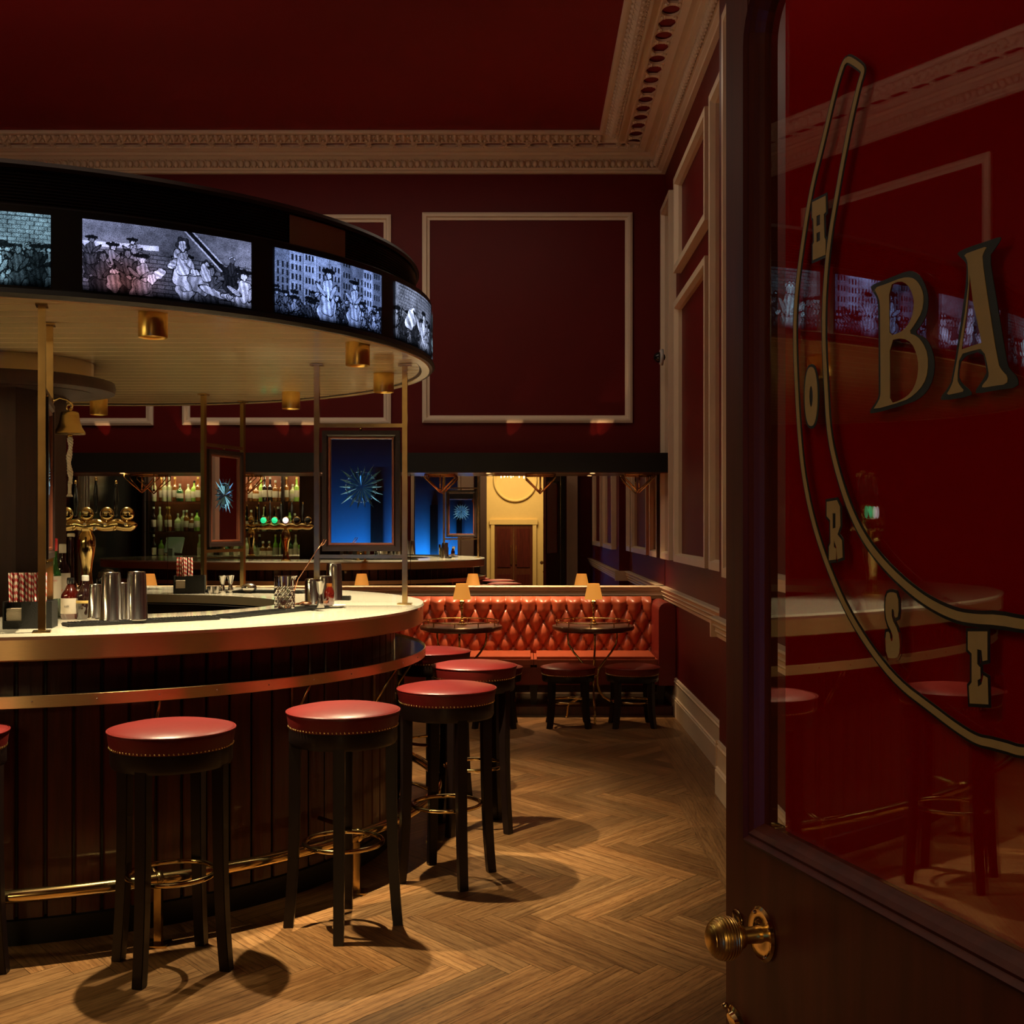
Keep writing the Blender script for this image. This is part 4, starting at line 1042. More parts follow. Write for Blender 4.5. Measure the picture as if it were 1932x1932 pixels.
bB = smooth_loop(trace([(5, 530), (180, 460), (380, 380), (450, 385), (520, 440), (570, 540), (595, 650), (585, 800), (530, 920), (450, 1012), (560, 1055), (615, 1130), (655, 1260), (655, 1400), (620, 1540), (540, 1650), (420, 1720), (10, 1835), (0, 1795), (50, 1730), (90, 1660), (92, 1560), (88, 700), (62, 640), (20, 575)], *R3))
letter('letter_b', gB, [h1, h2], bB, [h1, h2])
gA = smooth_loop(trace([(955, 215), (1080, 170), (1195, 130), (1160, 185), (1138, 250), (1190, 620), (1300, 1320), (1340, 1390), (1400, 1450), (1390, 1530), (1260, 1545), (1140, 1568), (1145, 1535), (1205, 1470), (1210, 1400), (1158, 1165), (1040, 1190), (912, 1230), (885, 1480), (910, 1540), (965, 1600), (880, 1620), (775, 1640), (820, 1570), (855, 1480), (1005, 580), (998, 320), (985, 260)], *R3))
hA = trace([(1016, 420), (1050, 700), (1138, 1108), (1030, 1143), (932, 1178), (990, 750)], *R3)
bA = smooth_loop(trace([(885, 195), (1000, 140), (1200, 75), (1325, 30), (1330, 65), (1260, 170), (1212, 230), (1265, 560), (1365, 1160), (1395, 1340), (1440, 1400), (1500, 1460), (1505, 1560), (1300, 1585), (1075, 1628), (1070, 1590), (1120, 1520), (1170, 1440), (1185, 1400), (1145, 1185), (930, 1255), (895, 1440), (930, 1520), (1030, 1600), (1030, 1650), (725, 1698), (715, 1660), (790, 1570), (835, 1480), (965, 600), (985, 330), (960, 280), (895, 225)], *R3))
letter('letter_a', gA, [hA], bA, [hA])
R5 = (1440, 80, 4.392)
gH = trace([(405, 1325), (515, 1270), (518, 1405), (500, 1425), (505, 1615), (515, 1635), (515, 1760), (410, 1805), (410, 1675), (420, 1655), (415, 1465), (405, 1450)], *R5)
letter('letter_h', gH, [trace(p, *R5) for p in ([(440, 1440), (470, 1425), (470, 1510), (440, 1525)], [(440, 1582), (470, 1567), (470, 1640), (440, 1658)])], None, [])
cO, rO = (1530, 748), (12, 56)
letter('letter_o', [d_hit(cO[0] + rO[0] * math.copysign(abs(math.cos(a)) ** .8, math.cos(a)), cO[1] + rO[1] * math.sin(a), GO) for a in np.linspace(0, 2 * PI, 29)[:-1]], [[d_hit(cO[0] + 3.5 * math.cos(a), cO[1] + 20 * math.sin(a), GO) for a in np.linspace(0, 2 * PI, 15)[:-1]]], None, [])
R4 = (1440, 800, 2.76)
letter('letter_r', trace([(330, 405), (382, 396), (398, 430), (400, 530), (385, 575), (408, 605), (412, 695), (385, 705), (380, 640), (366, 600), (366, 640), (378, 650), (378, 705), (342, 710), (342, 640), (350, 620), (348, 500), (330, 480)], *R4), [trace([(360, 465), (376, 465), (376, 540), (360, 545)], *R4)], None, [])
letter('letter_s', smooth_loop(trace([(640, 885), (665, 873), (700, 885), (704, 1000), (684, 1012), (680, 965), (666, 962), (668, 1015), (700, 1075), (710, 1140), (705, 1210), (680, 1222), (640, 1215), (635, 1085), (655, 1080), (662, 1130), (674, 1130), (672, 1090), (642, 1030), (634, 960)], *R4)), [])
letter('letter_e', trace([(1065, 1080), (1165, 1080), (1165, 1230), (1142, 1235), (1136, 1178), (1112, 1172), (1112, 1250), (1128, 1268), (1130, 1325), (1114, 1335), (1116, 1370), (1136, 1355), (1146, 1310), (1166, 1322), (1170, 1460), (1075, 1455), (1070, 1365), (1085, 1345), (1085, 1195), (1065, 1175)], *R4), [])
# horseshoe outline
outer = [(1597, 113), (1591, 119), (1582, 146), (1574, 175), (1551, 274), (1528, 366), (1509, 492), (1501.5, 560), (1499, 620), (1500.5, 692), (1506, 799), (1514, 890), (1532, 981), (1559, 1064), (1596, 1151), (1643, 1227), (1693, 1289), (1755, 1336), (1802, 1372), (1842, 1397), (1868, 1402)]
inner = [(1597, 113), (1603, 112), (1626, 128), (1628, 136), (1620, 160), (1605, 225), (1591, 297), (1580, 358), (1566, 439), (1559, 500), (1554, 577), (1554, 653), (1558, 730), (1563, 818), (1579, 890), (1603, 963), (1632, 1021), (1672, 1071), (1715, 1111), (1755, 1140), (1802, 1162), (1840, 1168), (1872, 1169)]
def chaikin(p, it=2):
    for _ in range(it):
        o = [p[0]]
        for i in range(len(p) - 1):
            a, b = p[i], p[i + 1]; o += [(a[0] * .75 + b[0] * .25, a[1] * .75 + b[1] * .25), (a[0] * .25 + b[0] * .75, a[1] * .25 + b[1] * .75)]
        o.append(p[-1]); p = o
    return p
to, ti = [d_hit(*p, GO) for p in chaikin(outer)], [d_hit(*p, GO) for p in chaikin(inner)]
tm = to[-1][0] + .012
def mirror_half(L): return L + [(2 * tm - t, z) for t, z in L[::-1]]
def strip(name, L, wd, m, o, par, wend):
    n = len(L); vs = []
    for i in range(n):
        a = Vector(L[max(i - 1, 0)]); b = Vector(L[min(i + 1, n - 1)]); d = (b - a).normalized(); nn = Vector((-d.y, d.x))
        f = min(i, n - 1 - i) / (n / 2); ww = wd + (wend - wd) * f ** 3
        for s in (-1, 1):
            q = Vector(L[i]) + nn * ww / 2 * s; vs.append(DP_(q.x, q.y, o)); vs.append(DP_(q.x, q.y, o - .0006))
    fs = []
    for i in range(n - 1):
        a, b = i * 4, (i + 1) * 4; fs += [(a, a + 2, b + 2, b), (a + 1, b + 1, b + 3, a + 3), (a, b, b + 1, a + 1), (a + 2, a + 3, b + 3, b + 2)]
    return MB().add(vs, fs).obj(name, m, par)
Lo, Li = mirror_half(to), mirror_half(ti)
for L, we in ((Lo, 1.15), (Li, 1.5)):
    b_ = strip('horseshoe_outline', L, .0125, M['black'], BO - .0002, pane, .0125 * we); strip('gilt_line', L, .0070, M['gold'], GO, b_, .0070 * we)
# knob, keyhole, latch
kt, kz = d_hit(1440, 1762)
Dn = Vector(DP_(0, 0, 1)) - Vector(DP_(0, 0, 0)); Dn.normalize()
Rm = Vector((0, 0, 1)).rotation_difference(Dn).to_matrix().to_4x4()
def onface(t, z, o=0): return Matrix.Translation(DP_(t, z, o)) @ Rm
kn = MB().lathe([(.012, .0), (.011, .025), (.016, .028), (.017, .032), (.010, .036), (.010, .042)], (0, 0, 0), 24, onface(kt, kz, .004), cap=True)
pr = [(.010, .034)]
for k in range(1, 72):
    a = PI * k / 72; pr.append((.0285 * math.sin(a) ** .8 + (.0011 if (k // 2) % 2 else 0) * math.sin(a), .034 + .0245 * (1 - math.cos(a))))
pr.append((.001, .083))
kn.lathe(pr, (0, 0, 0), 40, onface(kt, kz, .0)); kno = kn.obj('door_knob', M['knob'], root); flat_shade_z(kno, .5)
rs = MB().lathe([(.036, 0), (.037, .003), (.033, .006), (.025, .004), (.018, .006), (.001, .006)], (0, 0, 0), 40, onface(kt, kz))
for k in range(4):
    a = k * PI / 2 + .8; rs.ball((.030 * math.cos(a), .030 * math.sin(a), .005), .003, 8, 5, onface(kt, kz))
flat_shade_z(rs.obj('knob_rose', M['brass'], root))
et, ez = d_hit(1393, 1733)
es = MB().lathe([(.012, 0), (.0125, .002), (.011, .003), (.001, .003)], (0, 0, 0), 24, onface(et, ez) @ Matrix.Diagonal((1, 1.25, 1, 1))).obj('keyhole_plate', M['agedbrass'], root)
MB().box((-.0018, -.006, .003), (.0018, .006, .0036), onface(et, ez)).obj('keyhole', M['black'], es)
lt, lz = d_hit(1394, 1925)
flat_shade_z(MB().lathe([(.013, 0), (.014, .003), (.009, .006), (.007, .012), (.001, .013)], (0, 0, 0), 24, onface(lt, lz) @ Matrix.Diagonal((1, 2.1, 1, 1))).ball((0, .033, .006), .005, 10, 6, onface(lt, lz)).obj('latch_cover', M['brass'], root))

# ------------------------------------------------------------------ beer taps
def taptower(name_label, loc, rz):
    t = thing('beer_tap', name_label, 'beer tap', loc, rz, 'brass beer towers on the bar')
    flat_shade_z(MB().lathe([(.052, 0), (.055, .01), (.040, .02), (.034, .05), (.030, .10), (.036, .16), (.048, .22), (.054, .27), (.050, .31), (.038, .335), (.030, .35), (.036, .365)], (0, 0, 0), 32).obj('tower_column', M['brass'], t))
    mb = MB(); N = 40; pts = []; rs = []
    for i in range(N + 1):
        f = i / N; x = -.31 + .62 * f; pts.append((x, 0, .385 + .006 * math.cos(f * 10 * PI)))
        e = min(1, min(f, 1 - f) * 14); rs.append(max(.004, (.030 + .006 * abs(math.cos(f * 5 * PI))) * math.sqrt(e)))
    mb.tube(pts, rs, 16); mb.obj('crossbar', M['brass'], t)
    for i in range(5):
        x = -.248 + .124 * i
        flat_shade_z(MB().ball((x, .0, .455), (.043, .020, .043), 24, 12).lathe([(.012, 0), (.010, .03)], (x, 0, .40), 12).obj('tap_dome', M['brass'], t), .9)
        ln = M['greenlit'] if i <= 1 else (M['whitelit'] if i == 2 else M['darklens'])
        MB().ball((x, .017, .455), (.034, .008, .034), 20, 8).obj('badge_lens', ln, t)
        if i in (1, 2, 3, 4) and i != 4 or i == 4:
            pass
        hx = x - .060
        flat_shade_z(MB().lathe([(.008, 0), (.013, .01), (.009, .03), (.010, .05), (.0155, .09), (.012, .13), (.009, .165), (.006, .185), (.009, .192), (.001, .205)], (hx, -.02, .40 + (.06 if i % 2 else .04)), 16).obj('tap_handle', M['darklens'], t), .9)
        MB().ball((hx, -.02, .40 + (.06 if i % 2 else .04) + .208), (.009, .009, .012), 12, 8).obj('handle_finial', M['brass'], t)
        MB().lathe([(.009, 0), (.009, .06)], (hx, -.02, .36), 12).tube([(hx, -.02, .38), (hx, -.045, .375), (hx, -.055, .355)], .007, 8).obj('spout', M['steel'] if i % 2 else M['brass'], t)
        MB().box((x - .016, -.022, .462), (x + .016, -.0205, .470)).box((x - .007, -.0355, .385), (x + .007, -.034, .40)).obj('badge_plate', M['label'], t)
    return t
taptower('brass beer tap tower on the far side of the bar beside the column', (-2.675, 7.12, 1.13), 0)
taptower('brass beer tap tower seen only reflected in the door glass', (-3.62, 4.75, 1.13), math.radians(150))

# ------------------------------------------------------------------ bar top items
HB = 1.13
def mat_strip(A, B, wd, label):
    A = Vector(A); B = Vector(B); d = B - A; L = d.length
    t = thing('bar_mat', label, 'bar mat', (A.x, A.y, HB), math.atan2(d.y, d.x), 'black rubber bar mats')
    MB().box((0, 0, 0), (L, wd, .012)).obj('base', M['blackmat'], t, bevel=.003)
    rb = MB(); k = .02
    while k < L - .02: rb.box((k, .012, .012), (k + .004, wd - .012, .0145)); k += .012
    rb.obj('ribs', M['blackmat'], t)
mat_strip((-1.70, 4.345), (-1.225, 4.70), .10, 'black rubber bar mat under the shaker tins at the left')
mat_strip((-1.20, 4.745), (-.895, 5.36), .10, 'black rubber bar mat under the mixing glass')
mat_strip((-1.25, 6.56), (-1.95, 6.68), -.10, 'black rubber bar mat on the far side of the bar')
def caddy(x, y, label, label2, gr):
    t = thing('napkin_caddy', label, 'caddy', (x, y, HB), math.radians(12))
    MB().box((-.085, -.06, 0), (.085, .06, .006)).box((-.085, -.06, .006), (-.079, .06, .10)).box((.079, -.06, .006), (.085, .06, .10)).box((-.079, .054, .006), (.079, .06, .10)).box((-.079, -.003, .006), (.079, .003, .095)).box((-.02, -.06, .006), (.079, -.054, .10)).box((-.079, -.06, .006), (-.02, -.054, .03)).obj('holder', M['blackmat'], t)
    nk = MB()
    for k in range(14): nk.box((-.072, -.050, .008 + k * .0042), (.06, -.006, .0110 + k * .0042))
    nk.obj('divider_tray', M['blackmat'], t)
    n2 = thing('napkin_stack', 'stack of cream napkins in the ' + label2, 'napkins', (x, y, HB + .008), math.radians(12))
    nn = MB()
    for k in range(16): nn.box((-.073 + random.uniform(-.001, .001), -.0515, k * .0042), (.06, -.0055, .0030 + k * .0042))
    nn.obj('napkins', M['paper'], n2)
    sp_ = None
    for k in range(gr[0]):
        i, j = k % gr[1], k // gr[1]
        xx, yy = -.070 + i * .0105, .010 + j * .0105 + (i % 2) * .003
        if sp_ is None:
            sp_ = straw_proto; o = sp_ if not sp_.get('used') else dup(sp_); sp_['used'] = 1
        else: o = dup(straw_proto)
        c, s = math.cos(math.radians(12)), math.sin(math.radians(12))
        o.location = (x + xx * c - yy * s, y + xx * s + yy * c, HB + .008); o.rotation_euler = (random.uniform(-.03, .03), random.uniform(-.03, .03), random.uniform(0, 6))
        o['label'] = 'red and white striped paper straw in the ' + label2; o['group'] = 'striped straws in the ' + label2; o['category'] = 'straw'
        if 'used' in o.keys() and o is not straw_proto: del o['used']
    MB()
    return t
def strawmat():
    m = bpy.data.materials.new('striped paper'); m.use_nodes = True; nt = m.node_tree; b = nt.nodes['Principled BSDF']
    tc = nd(nt, 'ShaderNodeTexCoord'); sx = nd(nt, 'ShaderNodeSeparateXYZ'); nt.links.new(tc.outputs['Object'], sx.inputs[0])
    at = nd(nt, 'ShaderNodeMath', operation='ARCTAN2'); nt.links.new(sx.outputs[1], at.inputs[0]); nt.links.new(sx.outputs[0], at.inputs[1])
    m1 = nd(nt, 'ShaderNodeMath', operation='MULTIPLY'); m1.inputs[1].default_value = 1 / (2 * PI); nt.links.new(at.outputs[0], m1.inputs[0])
    m2 = nd(nt, 'ShaderNodeMath', operation='MULTIPLY'); m2.inputs[1].default_value = 42; nt.links.new(sx.outputs[2], m2.inputs[0])
    ad = nd(nt, 'ShaderNodeMath', operation='ADD'); nt.links.new(m1.outputs[0], ad.inputs[0]); nt.links.new(m2.outputs[0], ad.inputs[1])
    fr_ = nd(nt, 'ShaderNodeMath', operation='FRACT'); nt.links.new(ad.outputs[0], fr_.inputs[0])
    gt = nd(nt, 'ShaderNodeMath', operation='GREATER_THAN'); gt.inputs[1].default_value = .5; nt.links.new(fr_.outputs[0], gt.inputs[0])
    mx = nd(nt, 'ShaderNodeMixRGB'); mx.inputs[1].default_value = (.72, .60, .45, 1); mx.inputs[2].default_value = (.42, .015, .02, 1)
    nt.links.new(gt.outputs[0], mx.inputs[0]); nt.links.new(mx.outputs[0], b.inputs[0]); b.inputs['Roughness'].default_value = .6
    return m
straw_proto = MB().lathe([(.0042, 0), (.0042, .195), (.0034, .195)], (0, 0, 0), 10, cap=False).obj('paper_straw', strawmat())
caddy(-1.835, 4.33, 'black caddy with straws and napkins at the left picture edge', 'left black caddy', (30, 12))
# (second caddy on the far side)
caddy(px(358, 6.62), 6.62, 'black caddy with striped straws on the far side of the bar', 'far black caddy', (14, 9))

def lathe_thing(name, cat, label, parts, loc, group=None, n=28, tilt=None):
    t = thing(name, label, cat, loc, 0, group)
    for (pn, prof, m) in parts:
        flat_shade_z(MB().lathe(prof, (0, 0, 0), n).obj(pn, M[m], t), .8)
    if tilt: t.rotation_euler = tilt
    return t
def at(pxx, Z, dz=0): return (px(pxx, Z), Z, HB + dz)
# bottles at left
def bottle(label, loc, R, H, nr, sh, glass, cap, capH=.02, labelm='label', lz=(.25, .6), group=None, name='bottle', capR=None, neckm=None):
    t = thing(name, label, 'bottle', loc, random.uniform(0, 6), group)
    hb = H - sh
    flat_shade_z(MB().lathe([(R * .9, 0), (R, .006), (R, hb), (R * .93, hb + .012), (R * .6, hb + .03), (nr * 1.15, hb + .048), (nr, H - .03), (nr, H - .004), (nr * .8, H)], (0, 0, 0), 24).obj('glass_body', M[glass], t), .8)
    if labelm:
        flat_shade_z(MB().lathe([(R + .0006, hb * lz[0]), (R + .0012, hb * lz[0] + .001), (R + .0012, hb * lz[1]), (R + .0006, hb * lz[1])], (0, 0, 0), 24, cap=False).obj('paper_label', M[labelm], t))
    if cap: flat_shade_z(MB().lathe([(capR or nr * 1.15, H - capH), (capR or nr * 1.2, H - capH + .002), (capR or nr * 1.2, H), (nr * .9, H + .003)], (0, 0, 0), 20).obj('cap', M[cap], t))
    return t
b1 = bottle('green wine bottle with red foil and cream label, left on the bar', at(103, 4.82), .026, .325, .0105, .15, 'bottlegreen', 'redcap', .05, 'label', (.45, .98))
b1b = bottle('dark bottle with white cap and white label beside the green bottle', at(118, 4.90), .030, .30, .012, .11, 'bottledark', 'white', .035, 'label', (.35, .95), capR=.0145)
b2 = bottle('tall slim dark bottle with flared cork stopper before the beer tap', at(134, 4.96), .024, .345, .011, .22, 'bottledark', 'label', .012, None, capR=.016)
b3 = bottle('short clear decanter bottle of red liquid with pale label', at(133, 4.74), .037, .165, .012, .075, 'bottlered', 'darklens', .022, 'label', (.25, .95))
b4 = bottle('squat dark bottle with a gold band beside the shaker tins', at(161, 4.74), .036, .175, .012, .085, 'bottledark', 'white', .02, 'gold', (.72, .85))
# print on label of b1b: "Sw" letters
def text_on(parent, s, size, m, loc, rot):
    cu = bpy.data.curves.new('label_text', 'FONT'); cu.body = s; cu.size = size; cu.extrude = .0003; cu.align_x = 'CENTER'
    tmp = bpy.data.objects.new('tmp', cu); COL.objects.link(tmp)
    bpy.context.view_layer.update()
    me = bpy.data.meshes.new_from_object(tmp.evaluated_get(bpy.context.evaluated_depsgraph_get())); bpy.data.objects.remove(tmp)
    me.materials.clear(); me.materials.append(m); o = bpy.data.objects.new('label_text', me); COL.objects.link(o); o.parent = parent; o.location = loc; o.rotation_euler = rot
    return o
for bb, s, sz, zz, m in ((b1b, 'Sv', .030, .10, 'orange'), (b1, 'LUXARDO', .0095, .150, 'redcap'), (b3, 'LUX', .011, .05, 'black')):
    bb.rotation_euler = (0, 0, 0)
    R = {0: .0325}.get(0) if bb is b1b else (.0285 if bb is b1 else .0392)
    text_on(bb, s, sz, M[m], (0, -R - .0005, zz), (PI / 2, 0, 0))
# shaker tins
def tin(x, Z, rb, rt, h, label, dz=.0125, grp='steel shaker tins on the bar'):
    return lathe_thing('shaker_tin', 'cocktail shaker', label, [('tin_body', [(rb, 0), (rb + .0015, .002), (rb + .001, .006), (rb - .001, .008), (rt + .002, h * .9), (rt, h - .006), (rt - .001, h - .001), (rt - .004, h), (rt - .006, h - .003), (.001, h - .003)], 'steel')], at(x, Z, dz), grp, 36)
tin(210, 4.50, .043, .033, .186, 'large inverted steel shaker tin, left one of the big pair')
tin(258, 4.53, .042, .033, .188, 'large inverted steel shaker tin, right one of the big pair')
tin(181, 4.60, .032, .024, .135, 'smaller steel tin left behind the big shaker tins', .0125)
tin(232, 4.66, .032, .026, .150, 'smaller steel tin between and behind the big shaker tins', .0005)
tin(590, 5.62, .038, .036, .125, 'brass toned steel tin right of the mixing glass', .0)
tin(612, 5.72, .038, .036, .135, 'steel tin behind the brass pole at the bar end', .0)
tin(630, 5.95, .044, .036, .190, 'tall steel shaker tin standing rearmost near the bar end', .0)
lathe_thing('glass_dome', 'glass', 'round glass globe behind the shaker tins', [('globe', [(.02, 0), (.022, .06), (.03, .09), (.040, .12), (.044, .15), (.036, .185), (.02, .198), (.001, .202)], 'glass')], at(202, 4.80))
# mixing glass
mg = thing('mixing_glass', 'cut crystal mixing glass with pouring lip on the bar mat', 'glass', at(537, 5.16, .0145))
cg = MB(); n = 48; H = .143; R = .0455
vs = []; rows = 26
for j in range(rows + 1):
    f = j / rows; z = H * f
    for k in range(n):
        a = 2 * PI * k / n
        d = 0
        if .06 < f < .68: d = .0028 * max(abs(((k / n * 12 + f * 5) % 1) - .5) * 2, abs(((k / n * 12 - f * 5) % 1) - .5) * 2) ** 3
        lip = .012 * max(0, math.cos(a)) ** 16 * max(0, (f - .88) / .12)
        r = R - d + lip; vs.append((r * math.cos(a), r * math.sin(a), z))
fs = [(j * n + k, j * n + (k + 1) % n, (j + 1) * n + (k + 1) % n, (j + 1) * n + k) for j in range(rows) for k in range(n)] + [tuple(range(n))[::-1]]
cg.add(vs, fs, False); cg.lathe([(.001, .012), (.036, .014), (.040, .05), (.0425, H)], (0, 0, 0), 48, cap=False); cg.obj('crystal_wall', M['cutglass'], mg)
Z0 = 5.16
sp1 = MB().tube([(px(548, Z0), Z0, HB + .03), (px(562, Z0), Z0, pz(1093, Z0)), (px(590, Z0), Z0, pz(1050, Z0)), (px(604, Z0), Z0, pz(1030, Z0))], .0022, 6)
sp1.tube([(px(604, Z0), Z0, pz(1030, Z0)), (px(611, Z0), Z0, pz(1018, Z0)), (px(616, Z0), Z0, pz(1018, Z0)), (px(612, Z0), Z0, pz(1025, Z0)), (px(606, Z0), Z0, pz(1030, Z0))], .0018, 6)
tag(sp1.obj('bar_spoon', M['copper']), 'long copper bar spoon leaning in the mixing glass', 'spoon')
def jigger(x, Z, h, label, dz=0):
    return lathe_thing('jigger', 'jigger', label, [('double_cup', [(.019, 0), (.0195, .001), (.010, h * .42), (.0075, h * .5), (.011, h * .58), (.021, h - .001), (.020, h), (.010, h * .62)], 'steel')], at(x, Z, dz), 'steel jiggers on the bar', 24)
jigger(604, 5.20, .118, 'steel jigger standing in front of the brass pole', .0145)
jigger(420, 6.60, .10, 'left steel jigger on the far side of the bar', .0)
jigger(435, 6.64, .10, 'right steel jigger on the far side of the bar', .0)
bottle('small bitters bottle with dark red liquid and glass stopper', at(621, 5.42, .012), .024, .098, .010, .045, 'bottlered', 'bottleamber', .018, None, capR=.014)
lathe_thing('saucer_dish', 'dish', 'small white dish under the bitters bottle', [('dish', [(.03, 0), (.055, .004), (.066, .012), (.064, .012), (.03, .007), (.001, .006)], 'white')], at(626, 5.42, 0))
st = MB().ball((0, 0, .012), (.030, .022, .010), 14, 6)
for k in range(9): st.tube([(.05 + .006 * k + .004 * math.cos(a), .008 * math.sin(a), .016 + .008 * math.cos(a)) for a in np.linspace(0, 2 * PI, 10)[:-1]], .0014, 5, closed=True)
st.tube([(-.09, 0, .008), (-.02, 0, .012)], .005, 6)
o = st.obj('cocktail_strainer', M['copper'], loc=at(576, 5.30, .0145)); o.rotation_euler = (0, 0, .3); tag(o, 'copper cocktail strainer lying beside the mixing glass', 'strainer')
o = MB().box((0, 0, 0), (.06, .05, .022)).obj('black_box', M['blackmat'], bevel=.003, loc=at(638, 5.95, 0)); tag(o, 'small black block by the tall tin at the bar end', 'box')
for i, x in enumerate((397, 409)):
    lathe_thing('small_cup', 'cup', ['left', 'right'][i] + ' one of two small steel cups beside the far caddy', [('cup', [(.017, 0), (.018, .04), (.016, .04), (.015, .004), (.001, .004)], 'steel')], at(x, 6.60, .0), 'small steel cups')
ts3 = MB().ball((0, 0, .03), (.045, .035, .028), 16, 6).tube([(-.16, -.01, .012), (-.04, 0, .02)], .004, 6)
o = ts3.obj('tea_strainer', M['steel'], loc=at(470, 6.62, .0)); tag(o, 'fine mesh steel strainer lying on the far bar mat', 'strainer')

# ------------------------------------------------------------------ back bar (reflected in the mirror) with bottles
bb = thing('back_bar', 'back bar shelf unit of bottles reflected in the wall mirror', 'shelf unit', (-4.1, 2.9, 0))
MB().box((-1.5, -.25, 0), (1.5, .2, 1.0)).obj('cabinet', M['mahog'], bb)
MB().box((-1.52, -.27, 1.0), (1.52, .24, 1.04)).obj('counter_top', M['stone'], bb)
MB().box((-1.5, -.27, 1.04), (1.5, -.25, 2.5)).obj('back_panel', M['mahoglight'], bb)
for x in (-1.5, -.5, .5, 1.46): MB().box((x, -.25, 1.04), (x + .04, 0.05, 2.5)).obj('upright', M['dark'], bb)
for z in (1.44, 1.88): MB().box((-1.5, -.24, z), (1.5, .1, z + .012)).obj('glass_shelf', M['shelf'], bb)
MB().box((-1.5, -.24, 2.46), (1.5, .1, 2.5)).obj('shelf_top', M['dark'], bb)
lamp('shelf_strip_light', 'AREA', (-4.1, 2.86, 2.44), 30, (1, .82, .40), (math.radians(15), 0, 0), shape='RECTANGLE', size=2.8, size_y=.06)
lamp('shelf_front_light', 'AREA', (-4.1, 3.15, 2.44), 26, (.95, .85, .45), (math.radians(-35), 0, 0), shape='RECTANGLE', size=2.8, size_y=.06)
protos = []
names = {'bottlegreen': 'green glass', 'bottleclear': 'clear glass', 'bottleamber': 'amber glass', 'bottlelime': 'lime green', 'bottledark': 'black glass'}
for z, row in ((1.04, 'counter'), (1.452, 'lower shelf'), (1.892, 'upper shelf')):
    x = -1.40
    while x < 1.42:
        g = random.choice(['bottlegreen', 'bottleclear', 'bottleclear', 'bottleamber', 'bottlelime', 'bottleamber', 'bottledark'])
        if row == 'counter' and -1.2 < x < -.85: x += .1; continue
        key = (g, random.randint(0, 2))
        lb = '%s bottle on the %s of the back bar, reflected in the mirror' % (names[g], row)
        ex_ = [p for p in protos if p[0] == key]
        if not ex_:
            o = bottle(lb, (0, 0, 0), (.036, .044, .050)[key[1]], (.36, .31, .26)[key[1]], .014, (.15, .12, .11)[key[1]], g, random.choice(['redcap', 'white', 'black', 'gold']), .03, 'label', (.3, .8))
            protos.append((key, o))
        else: o = dup(ex_[0][1])
        o['label'] = lb; o['group'] = '%s bottles on the %s' % (names[g], row)
        o.location = (-4.1 + x, 2.9 + (-.14 if (int(x * 1000) % 2) else -.02) + random.uniform(-.02, .02), z)
        x += random.uniform(.072, .090)
rg = thing('cash_register', 'grey touch screen till on the back bar, reflected in the mirror', 'till', (-5.2, 3.02, 1.04), .3)
MB().box((-.14, -.02, .10), (.14, .02, .34), Matrix.Rotation(.35, 4, 'X')).obj('screen', M['register'], rg)
MB().box((-.12, -.08, 0), (.12, .08, .03)).box((-.04, -.03, .03), (.04, .03, .16)).obj('stand', M['register'], rg)

# dark window with grey curtains on the left wall, reflected in the mirror
wn = bpy.data.objects.new('window_2', None); COL.objects.link(wn); struct(wn, 'tall black night window on the left wall, reflected in the mirror', 'window')
MB().box((XL + .004, 2.5, .5), (XL + .012, 4.75, 2.3)).obj('window_glass', M['darklens'], wn)
MB().box((XL, 2.42, .42), (XL + .05, 2.5, 2.36)).box((XL, 4.75, .42), (XL + .05, 4.83, 2.36)).box((XL, 2.42, 2.3), (XL + .05, 4.83, 2.36)).box((XL, 2.42, .42), (XL + .05, 4.83, .5)).obj('window_frame', M['dark'], wn)
for ya, yb_, lb in ((2.10, 2.46, 'near the back bar'), (4.72, 5.10, 'on the mirror side')):
    c = MB(); n = 40; vs = []
    for k in range(n + 1):
        y = ya + (yb_ - ya) * k / n; x = XL + .10 + .03 * math.sin(k * 1.9)
        vs += [(x, y, .1), (x, y, 2.38), (x + .006, y, .1), (x + .006, y, 2.38)]
    c.add(vs, [(4 * k, 4 * k + 4, 4 * k + 5, 4 * k + 1) for k in range(n)] + [(4 * k + 2, 4 * k + 3, 4 * k + 7, 4 * k + 6) for k in range(n)], True)
    tag(c.obj('curtain', M['greywall']), 'grey pleated curtain beside the black left wall window, ' + lb, 'curtain')

# ------------------------------------------------------------------ lobby beyond the doorway (seen in the mirrors)
o = MB().box((-4, -9, -.50), (3, YF - .15, -.45)).obj('floor.001', M['mahoglight']); struct(o, 'lobby floor beyond the doorway', 'floor')
o = MB().box((-1.2, -.6, -.45), (1.0, YF - .15, -.0)).box((-1.2, -.9, -.45), (1.0, -.6, -.15)).box((-1.2, -1.2, -.45), (1.0, -.9, -.30)).obj('trim_21', M['mahoglight']); struct(o, 'steps from the lobby up to the doorway', 'steps')
LB = -8.0
lx0, lx1 = px(918, 28.1), px(1027, 28.1)
o = MB().box((-4, LB - .2, -.45), (lx0, LB, 4.2)).box((lx1, LB - .2, -.45), (3, LB, 4.2)).obj('wall_front.001', M['darkwall']); struct(o, 'dark lobby wall seen in the mirror', 'wall')
o = MB().box((lx0, LB - .2, -.45), (lx1, LB - .02, 4.2)).obj('wall_front.002', M['yellow']); struct(o, 'yellow lit lobby wall seen in the mirror', 'wall')
o = MB().box((-4, LB - .2, 4.2), (3, YF - .15, 4.3)).obj('ceiling.001', M['greywall']); struct(o, 'lobby ceiling', 'ceiling')
o = MB().box((-4.1, LB - .2, -.45), (-4, YF - .15, 4.2)).obj('wall_left.001', M['darkwall']); struct(o, 'lobby side wall on the left', 'wall')
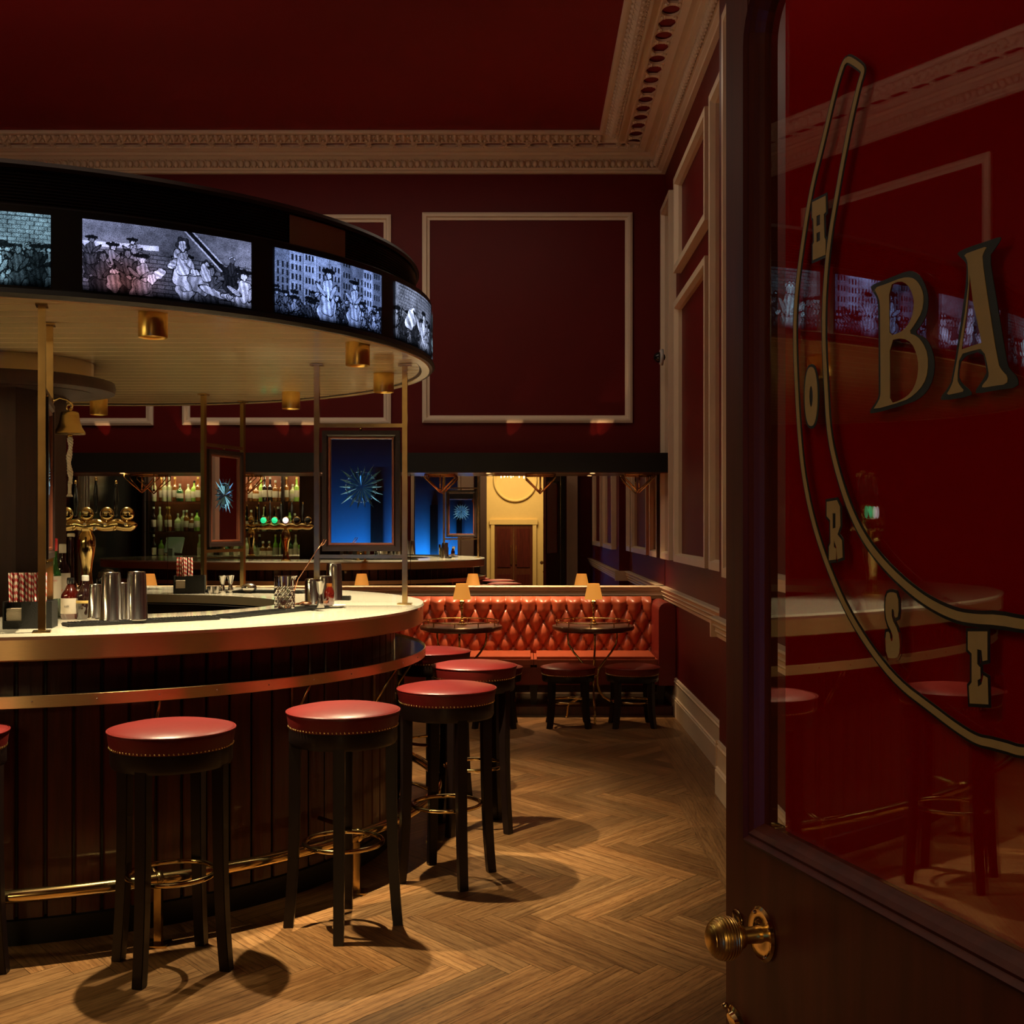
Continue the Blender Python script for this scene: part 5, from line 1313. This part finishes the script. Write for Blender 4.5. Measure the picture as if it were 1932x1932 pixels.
o = MB().box((3, LB - .2, -.45), (3.1, YF - .15, 4.2)).obj('wall_right.001', M['darkwall']); struct(o, 'lobby side wall on the right', 'wall')
d2 = bpy.data.objects.new('door_2', None); COL.objects.link(d2); struct(d2, 'double mahogany doors in the yellow lobby wall, seen in the mirror', 'door')
dxa, dxb = px(933, 28.1), px(1005, 28.1); dm = (dxa + dxb) / 2
for a, b in ((dxa, dm - .004), (dm + .004, dxb)):
    lf = MB().box((a, LB - .02, -.45), (b, LB + .02, 1.58)).obj('door_leaf', M['mahoglight'], d2)
    MB().box((a + .07, LB + .02, .55), (b - .07, LB + .035, 1.48)).box((a + .07, LB + .02, -.3), (b - .07, LB + .035, .38)).obj('door_panel', M['mahog'], lf)
    hx = dm + (-.06 if a == dxa else .06)
    MB().box((hx - .02, LB + .02, .62), (hx + .02, LB + .05, 1.08)).obj('door_handle', M['brass'], lf)
MB().box((dxa - .09, LB - .02, -.45), (dxa, LB + .04, 1.67)).box((dxb, LB - .02, -.45), (dxb + .09, LB + .04, 1.67)).box((dxa - .12, LB - .02, 1.58), (dxb + .12, LB + .05, 1.70)).obj('door_surround', M['yellow'], d2)
cxr = px(972, 28.1); rr = MB()
rr.tube([(cxr + .50 * math.cos(a), LB + .0, 2.65 + .50 * math.sin(a)) for a in np.linspace(0, 2 * PI, 49)[:-1]], .035, 8, closed=True)
o = rr.obj('trim_22', M['yellow']); struct(o, 'round plaster ring on the yellow lobby wall', 'moulding')
ch = thing('chandelier', 'crystal chandelier in the lobby, seen at the top of the mirror', 'chandelier', (-.25, -6.0, 2.75))
cr_ = MB()
for k in range(60):
    a = random.uniform(0, 2 * PI); r = random.uniform(.05, .45); cr_.ball((r * math.cos(a), r * math.sin(a), random.uniform(-.1, .1)), (.014, .014, .035), 5, 4)
cr_.obj('crystal_drops', M['bulb'], ch)
MB().tube([(0, 0, .1), (0, 0, 1.4)], .01, 6).obj('stem', M['brass'], ch)
# pale blue-lit wall beyond an interior opening, seen in the mirror screen
o = MB().box((-1.90, YF - .17, 1.0), (-1.85, YF + .02, 2.8)).box((-1.12, YF - .17, 1.0), (-1.07, YF + .02, 2.8)).box((-1.9, YF - .17, 2.75), (-1.07, YF + .02, 2.8)).box((-1.9, YF - .17, 1.0), (-1.07, YF + .02, 1.05)).obj('window_1', M['creamwood']); struct(o, 'framed interior opening in the entrance wall towards the blue lit lobby', 'window')
o = MB().box((-2.9, -3.2, -.45), (-1.25, -3.0, 4.2)).obj('wall_back.001', M['greywall']); struct(o, 'pale lobby wall washed with blue light', 'wall')
o = MB().box((-1.87, -2.98, -.45), (-1.72, -2.86, 1.95)).obj('trim_23', M['mahoglight']); struct(o, 'dark post in front of the blue lit lobby wall', 'post')
o = MB().box((-2.55, -2.4, -.45), (-2.30, -2.3, 3.6)).obj('curtain', M['curtain']); tag(o, 'dark curtain edge in the lobby seen in the mirror screen', 'curtain')
